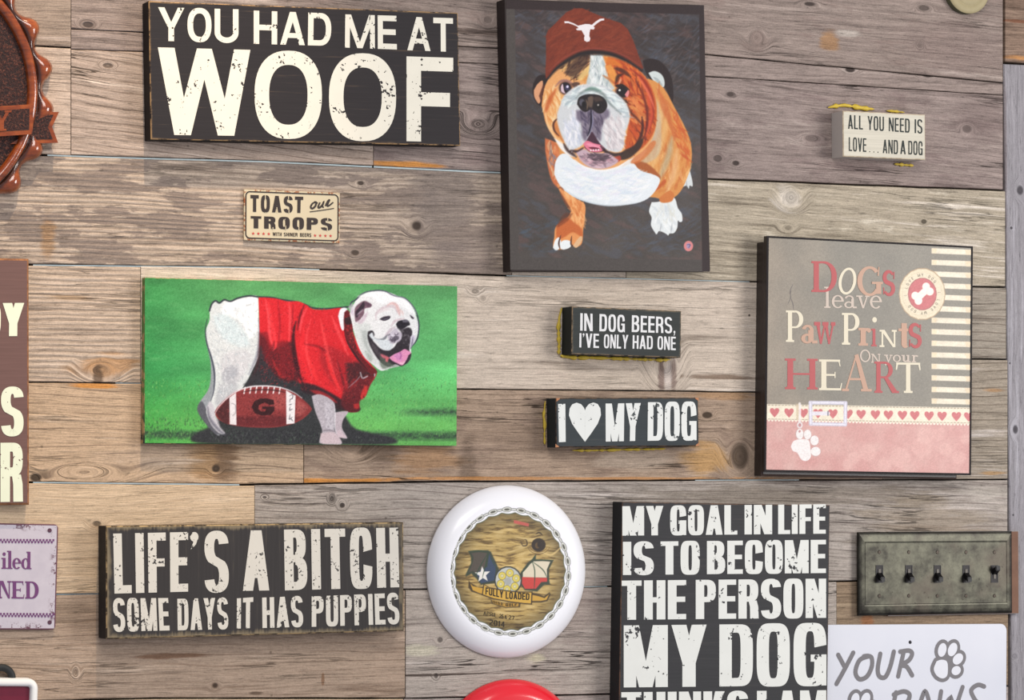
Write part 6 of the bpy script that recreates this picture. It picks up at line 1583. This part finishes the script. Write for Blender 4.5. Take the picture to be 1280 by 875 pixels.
# ------------------------------------------------------------------ switch plate with five toggles
p = Panel('switch_plate', 'aged metal switch plate with five black toggle switches', 'switch plate', (1073.2, 665), (1266.4, 664.3), (1266, 766), (1073, 770), .0125)
t = NT('aged_metal'); v, s = t.obj()
n = t.noise(v, 34, 5, .7); n2 = t.noise(v, 150, 3, .6); n3 = t.noise(v, 12, 2, .5)
c = t.ramp(n, [(.32, C(44, 42, 37)), (.5, C(76, 75, 65)), (.66, C(98, 97, 84))])
c = t.mix(t.math('MULTIPLY', t.step(n3, .5, .65), .5), c, C(80, 72, 64))
c = t.mix(t.math('MULTIPLY', t.step(n2, .64, .7), .7), c, C(40, 36, 30))
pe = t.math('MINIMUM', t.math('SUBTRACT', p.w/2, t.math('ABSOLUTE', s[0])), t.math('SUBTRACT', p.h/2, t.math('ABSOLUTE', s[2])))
c = t.mix(t.math('MULTIPLY', t.step(t.math('ADD', pe, t.math('MULTIPLY', n, .006)), .013, .004), .7), c, C(30, 26, 24))  # dark rim painted into the colour for the bevel's dark reflections
t.bump(n2, .15, .0004)
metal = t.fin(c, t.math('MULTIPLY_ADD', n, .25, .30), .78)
w, h = p.w, p.h; V, Fc = [], []
prof = [(0, -.0072), (0, -.0088), (.0012, -.0102), (.004, -.0113), (.009, -.0119), (.0155, -.0123), (.0175, -.0120), (.0185, -.0125)]
for o_, y in prof:
    for x, z in ((-w/2+o_*.72, -h/2+o_), (w/2-o_*.72, -h/2+o_), (w/2-o_*.72, h/2-o_), (-w/2+o_*.72, h/2-o_)): V.append((x, y, z))
for k in range(len(prof)-1):
    for i in range(4): Fc.append((k*4+i, k*4+(i+1) % 4, k*4+4+(i+1) % 4, k*4+4+i))
e_ = (len(prof)-1)*4; Fc.append((e_, e_+1, e_+2, e_+3)); Fc.append((3, 2, 1, 0))
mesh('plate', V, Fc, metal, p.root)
q0, q1 = p.L(1110, 664.8, .007), p.L(1273.6, 767, .007)
slab('mounting_block', q1[0]-q0[0], q0[1]-q1[1], -.0005, -.0070, [plain('block_wood', C(122, 90, 72), .75, var=.3, scale=40), plain('pale_caulk', C(170, 172, 170), .6)], p.root, cx=(q0[0]+q1[0])/2, cz=(q0[1]+q1[1])/2, bev=.0006)
blk = plain('black_plastic', C(18, 16, 16), .4, spec=.35); gry = plain('dull_metal', C(96, 92, 86), .5, metal=.5)
for k, (sx, up_) in enumerate(((1099.2, 0), (1136, 0), (1171.7, 0), (1207.5, 0), (1243, 1))):
    x, z = p.L(sx, 717.4); y = -.0125
    def box(bmx, x0, x1, y0, y1, z0, z1, dx=0, dz=0, k1=1.0):
        vs = []
        for yy, f, ox, oz in ((y0, 1, 0, 0), (y1, k1, dx, dz)):
            mx, mz = (x0+x1)/2, (z0+z1)/2
            for xx, zz in ((x0, z0), (x1, z0), (x1, z1), (x0, z1)): vs.append(bmx.verts.new((mx+(xx-mx)*f+ox, yy, mz+(zz-mz)*f+oz)))
        for f in ((0, 1, 2, 3), (7, 6, 5, 4), (0, 4, 5, 1), (1, 5, 6, 2), (2, 6, 7, 3), (3, 7, 4, 0)): bmx.faces.new([vs[i] for i in f])
    bm1 = bmesh.new(); W2, H2 = .0068, .0148
    box(bm1, x-W2, x-W2+.0012, y, y-.0009, z-H2, z+H2); box(bm1, x+W2-.0012, x+W2, y, y-.0009, z-H2, z+H2)
    box(bm1, x-W2+.0012, x+W2-.0012, y, y-.0009, z-H2, z-H2+.0012); box(bm1, x-W2+.0012, x+W2-.0012, y, y-.0009, z+H2-.0012, z+H2)
    col_ = bm_obj('slot_collar', bm1, blk, p.root)
    bm2 = bmesh.new(); box(bm2, x-W2+.0012, x+W2-.0012, y+.0003, y-.0003, z-H2+.0012, z+H2-.0012); bm_obj('slot', bm2, plain('slot_dark', C(40, 36, 36), .5), p.root)
    sg = 1 if up_ else -1
    bm3 = bmesh.new(); box(bm3, x-.0050, x+.0050, y-.0002, y-.0125, z+sg*.0025-.0042, z+sg*.0025+.0052, 0, sg*.0075, .88)
    bmesh.ops.bevel(bm3, geom=list(bm3.edges), offset=.0009, segments=2, affect='EDGES')
    bm_obj('toggle', bm3, blk, p.root)
    bm4 = bmesh.new(); box(bm4, x-.0022, x+.0022, y-.0003, y-.0016, z-sg*.004-.004, z-sg*.004+.004); bm_obj('toggle_guide', bm4, gry, p.root)
    for sy in (690.2, 744.8):
        a, b = p.L(sx, sy)
        bm5 = bmesh.new(); bmesh.ops.create_cone(bm5, cap_ends=True, segments=16, radius1=.0033, radius2=.0026, depth=.0009, matrix=Matrix.Translation((a, y-.0004, b)) @ Matrix.Rotation(math.pi/2, 4, 'X'))
        bm_obj('screw', bm5, plain('screw_dark', C(58, 52, 46), .35, metal=.8), p.root)

# ------------------------------------------------------------------ maroon sign in a white frame, bottom left
p = Panel('framed_sign', 'maroon sign in a rounded white frame with a black ring, bottom left corner', 'sign', (-190, 847), (46, 847), (46, 1020), (-190, 1020), .020)
slab('panel', p.w-.010, p.h-.010, -p.gap, -.013, [plain('maroon', C(112, 28, 50), .35, spec=.5)], p.root, r=.010)
wf = plain('white_frame', C(236, 236, 232), .4, var=.03)
Aq = [rounded(p.w-2*o_, p.h-2*o_, max(.016-o_, .004), 8) for o_, y in ((0, 0), (.0005, 0), (.0025, 0), (.008, 0), (.0105, 0), (.0122, 0), (.0125, 0))]
Y_ = (-.0006, -.0150, -.0185, -.0200, -.0190, -.0160, -.0125); n = len(Aq[0]); V, Fc = [], []
for ring_, y in zip(Aq, Y_): V += [(x, y, z) for x, z in ring_]
for k in range(len(Aq)-1):
    for i in range(n): Fc.append((k*n+i, k*n+(i+1) % n, (k+1)*n+(i+1) % n, (k+1)*n+i))
mesh('frame', V, Fc, wf, p.root, smooth=True)
x, z = p.L(1.5, 848.5, .006); bmx = bmesh.new()
R1, r1, n1, n2 = .0165, .0056, 40, 12; vs = []
for i in range(n1):
    a = 2*math.pi*i/n1
    for j in range(n2):
        b = 2*math.pi*j/n2; r = R1+r1*math.cos(b); vs.append(bmx.verts.new((x+r*math.cos(a), -.0062+r1*.8*math.sin(b), z+r*math.sin(a))))
for i in range(n1):
    for j in range(n2): bmx.faces.new((vs[i*n2+j], vs[((i+1) % n1)*n2+j], vs[((i+1) % n1)*n2+(j+1) % n2], vs[i*n2+(j+1) % n2]))
bm_obj('hanging_ring', bmx, plain('black_rubber', C(40, 42, 42), .6), p.root, True)

# ------------------------------------------------------------------ carved bottle-cap plaque, top left
p = Panel('bottle_cap_plaque', 'round glossy orange-brown carved plaque with scalloped edge and ribbon, top left', 'plaque', (-155, 58), (-55, 58), (-55, 158), (-155, 158), .0)
p.roll = 0; p.root.rotation_euler = (0, 0, 0)
q = at(-115, 108, .02); p.c = Vector((q.x, 0, q.z)); p.root.location = p.c; p.d = .02
t = NT('carved_orange'); v, s = t.obj(); n = t.noise(v, 45, 4, .6); n2 = t.noise(t.vec(t.math('MULTIPLY', s[0], 20), 0, t.math('MULTIPLY', s[2], 160)), 1, 3, .6)
c = t.ramp(t.math('ADD', t.math('MULTIPLY', n, .5), t.math('MULTIPLY', n2, .5)), [(.3, C(70, 30, 14)), (.5, C(132, 60, 22)), (.7, C(168, 88, 34))])
rr_ = t.math('SQRT', t.math('ADD', t.math('MULTIPLY', s[0], s[0]), t.math('MULTIPLY', s[2], s[2])))
gr_ = t.math('MULTIPLY', t.step(rr_, .1925, .1950), t.step(rr_, .2045, .1990)); c = t.mix(t.math('MULTIPLY', gr_, .85), c, C(34, 20, 16))
t.bump(n, .5, .0016); org_m = t.fin(c, .16, 0, .5, .8)
t = NT('carved_dark'); v, s = t.obj(); n = t.noise(v, 330, 3, .7); nn = t.noise(v, 20, 3, .5)
c = t.ramp(n, [(.38, C(24, 14, 14)), (.54, C(58, 28, 20)), (.70, C(122, 70, 52))]); c = t.mix(t.math('MULTIPLY', nn, .4), c, C(48, 30, 34))
t.bump(n, 1.0, .002); drk_m = t.fin(c, .5, 0, .25, .08)
def radial(name, prof, mat, lobes=0.0, seg=21*16):
    V, Fc = [], []
    for r, y, l, yl in prof:
        for i in range(seg):
            a = 2*math.pi*i/seg; c_ = math.cos(21*a+2.4); k = r+l*(abs(c_)**.8*math.copysign(1, c_)); V.append((k*math.cos(a), y+yl*c_, k*math.sin(a)))
    for k in range(len(prof)-1):
        for i in range(seg): Fc.append((k*seg+i, (k+1)*seg+i, (k+1)*seg+(i+1) % seg, k*seg+(i+1) % seg))
    return mesh(name, V, Fc, mat, p.root, smooth=True)
radial('face', [(.0005, -.0170, 0, 0), (.10, -.0172, 0, 0), (.181, -.0170, 0, 0)], drk_m)
radial('ring', [(.1795, -.0160, 0, 0), (.1810, -.0230, 0, 0), (.1850, -.0262, 0, 0), (.1905, -.0262, 0, 0), (.1945, -.0225, 0, 0), (.1955, -.0150, 0, 0)], org_m)
radial('scalloped_rim', [(.1945, -.0160, 0, 0), (.1960, -.0200, .0005, .001), (.2020, -.0215, .003, -.003), (.2085, -.0180, .0065, -.0045), (.2140, -.0110, .0085, -.003), (.2150, -.0030, .0085, 0), (.2140, -.0006, .008, 0)], org_m)
def strip(name, pts, y0, y1, mat, closed_=True):
    P = [p.L(a, b, .026) for a, b in pts]; n = len(P)
    a = sum(P[j][0]*P[(j+1) % n][1]-P[(j+1) % n][0]*P[j][1] for j in range(n))
    if a < 0: P = P[::-1]
    V = [(x, y0, z) for x, z in P]+[(x, y1, z) for x, z in P]
    Fc = [tuple(range(n, 2*n)), tuple(range(n-1, -1, -1))]+[(i, (i+1) % n, n+(i+1) % n, n+i) for i in range(n)]
    bmx = bmesh.new(); vs = [bmx.verts.new(v_) for v_ in V]
    for f in Fc: bmx.faces.new([vs[i] for i in f])
    return bm_obj(name, bmx, mat, p.root)
strip('ribbon_tail', [(30, 139), (75, 139.5), (66.5, 158), (74, 178), (14, 179.5), (36, 166)], -.006, -.020, org_m)
strip('ribbon_tail_inset', [(40, 143), (68, 143), (61, 158), (67, 173.5), (34, 174), (41, 164)], -.019, -.0208, drk_m)
strip('banner', [(-240, 148), (-115, 140), (41, 130.5), (40, 168), (-115, 178), (-240, 186)], -.0165, -.0300, org_m)
strip('banner_inset', [(-236, 153), (-115, 145.5), (36, 136), (35.5, 162.5), (-115, 172.5), (-236, 181)], -.0295, -.0306, drk_m)
pl, _ = layout('Y', lambda ch: (1.0, quad((.0, 1), (.28, 1), (.62, .45), (.40, .45))+quad((1.0, 1), (.78, 1), (.42, .45), (.62, .45))+rect(.38, 0, .64, .5)+rect(.24, 0, .78, .10)+rect(-.06, .9, .38, 1)+rect(.66, .9, 1.06, 1)))
flat('lettering', place(p, pl, (-9, 139.5), (13, 138), (12.5, 163), (-9, 164.5), .0305), -.0312, org_m, p.root)
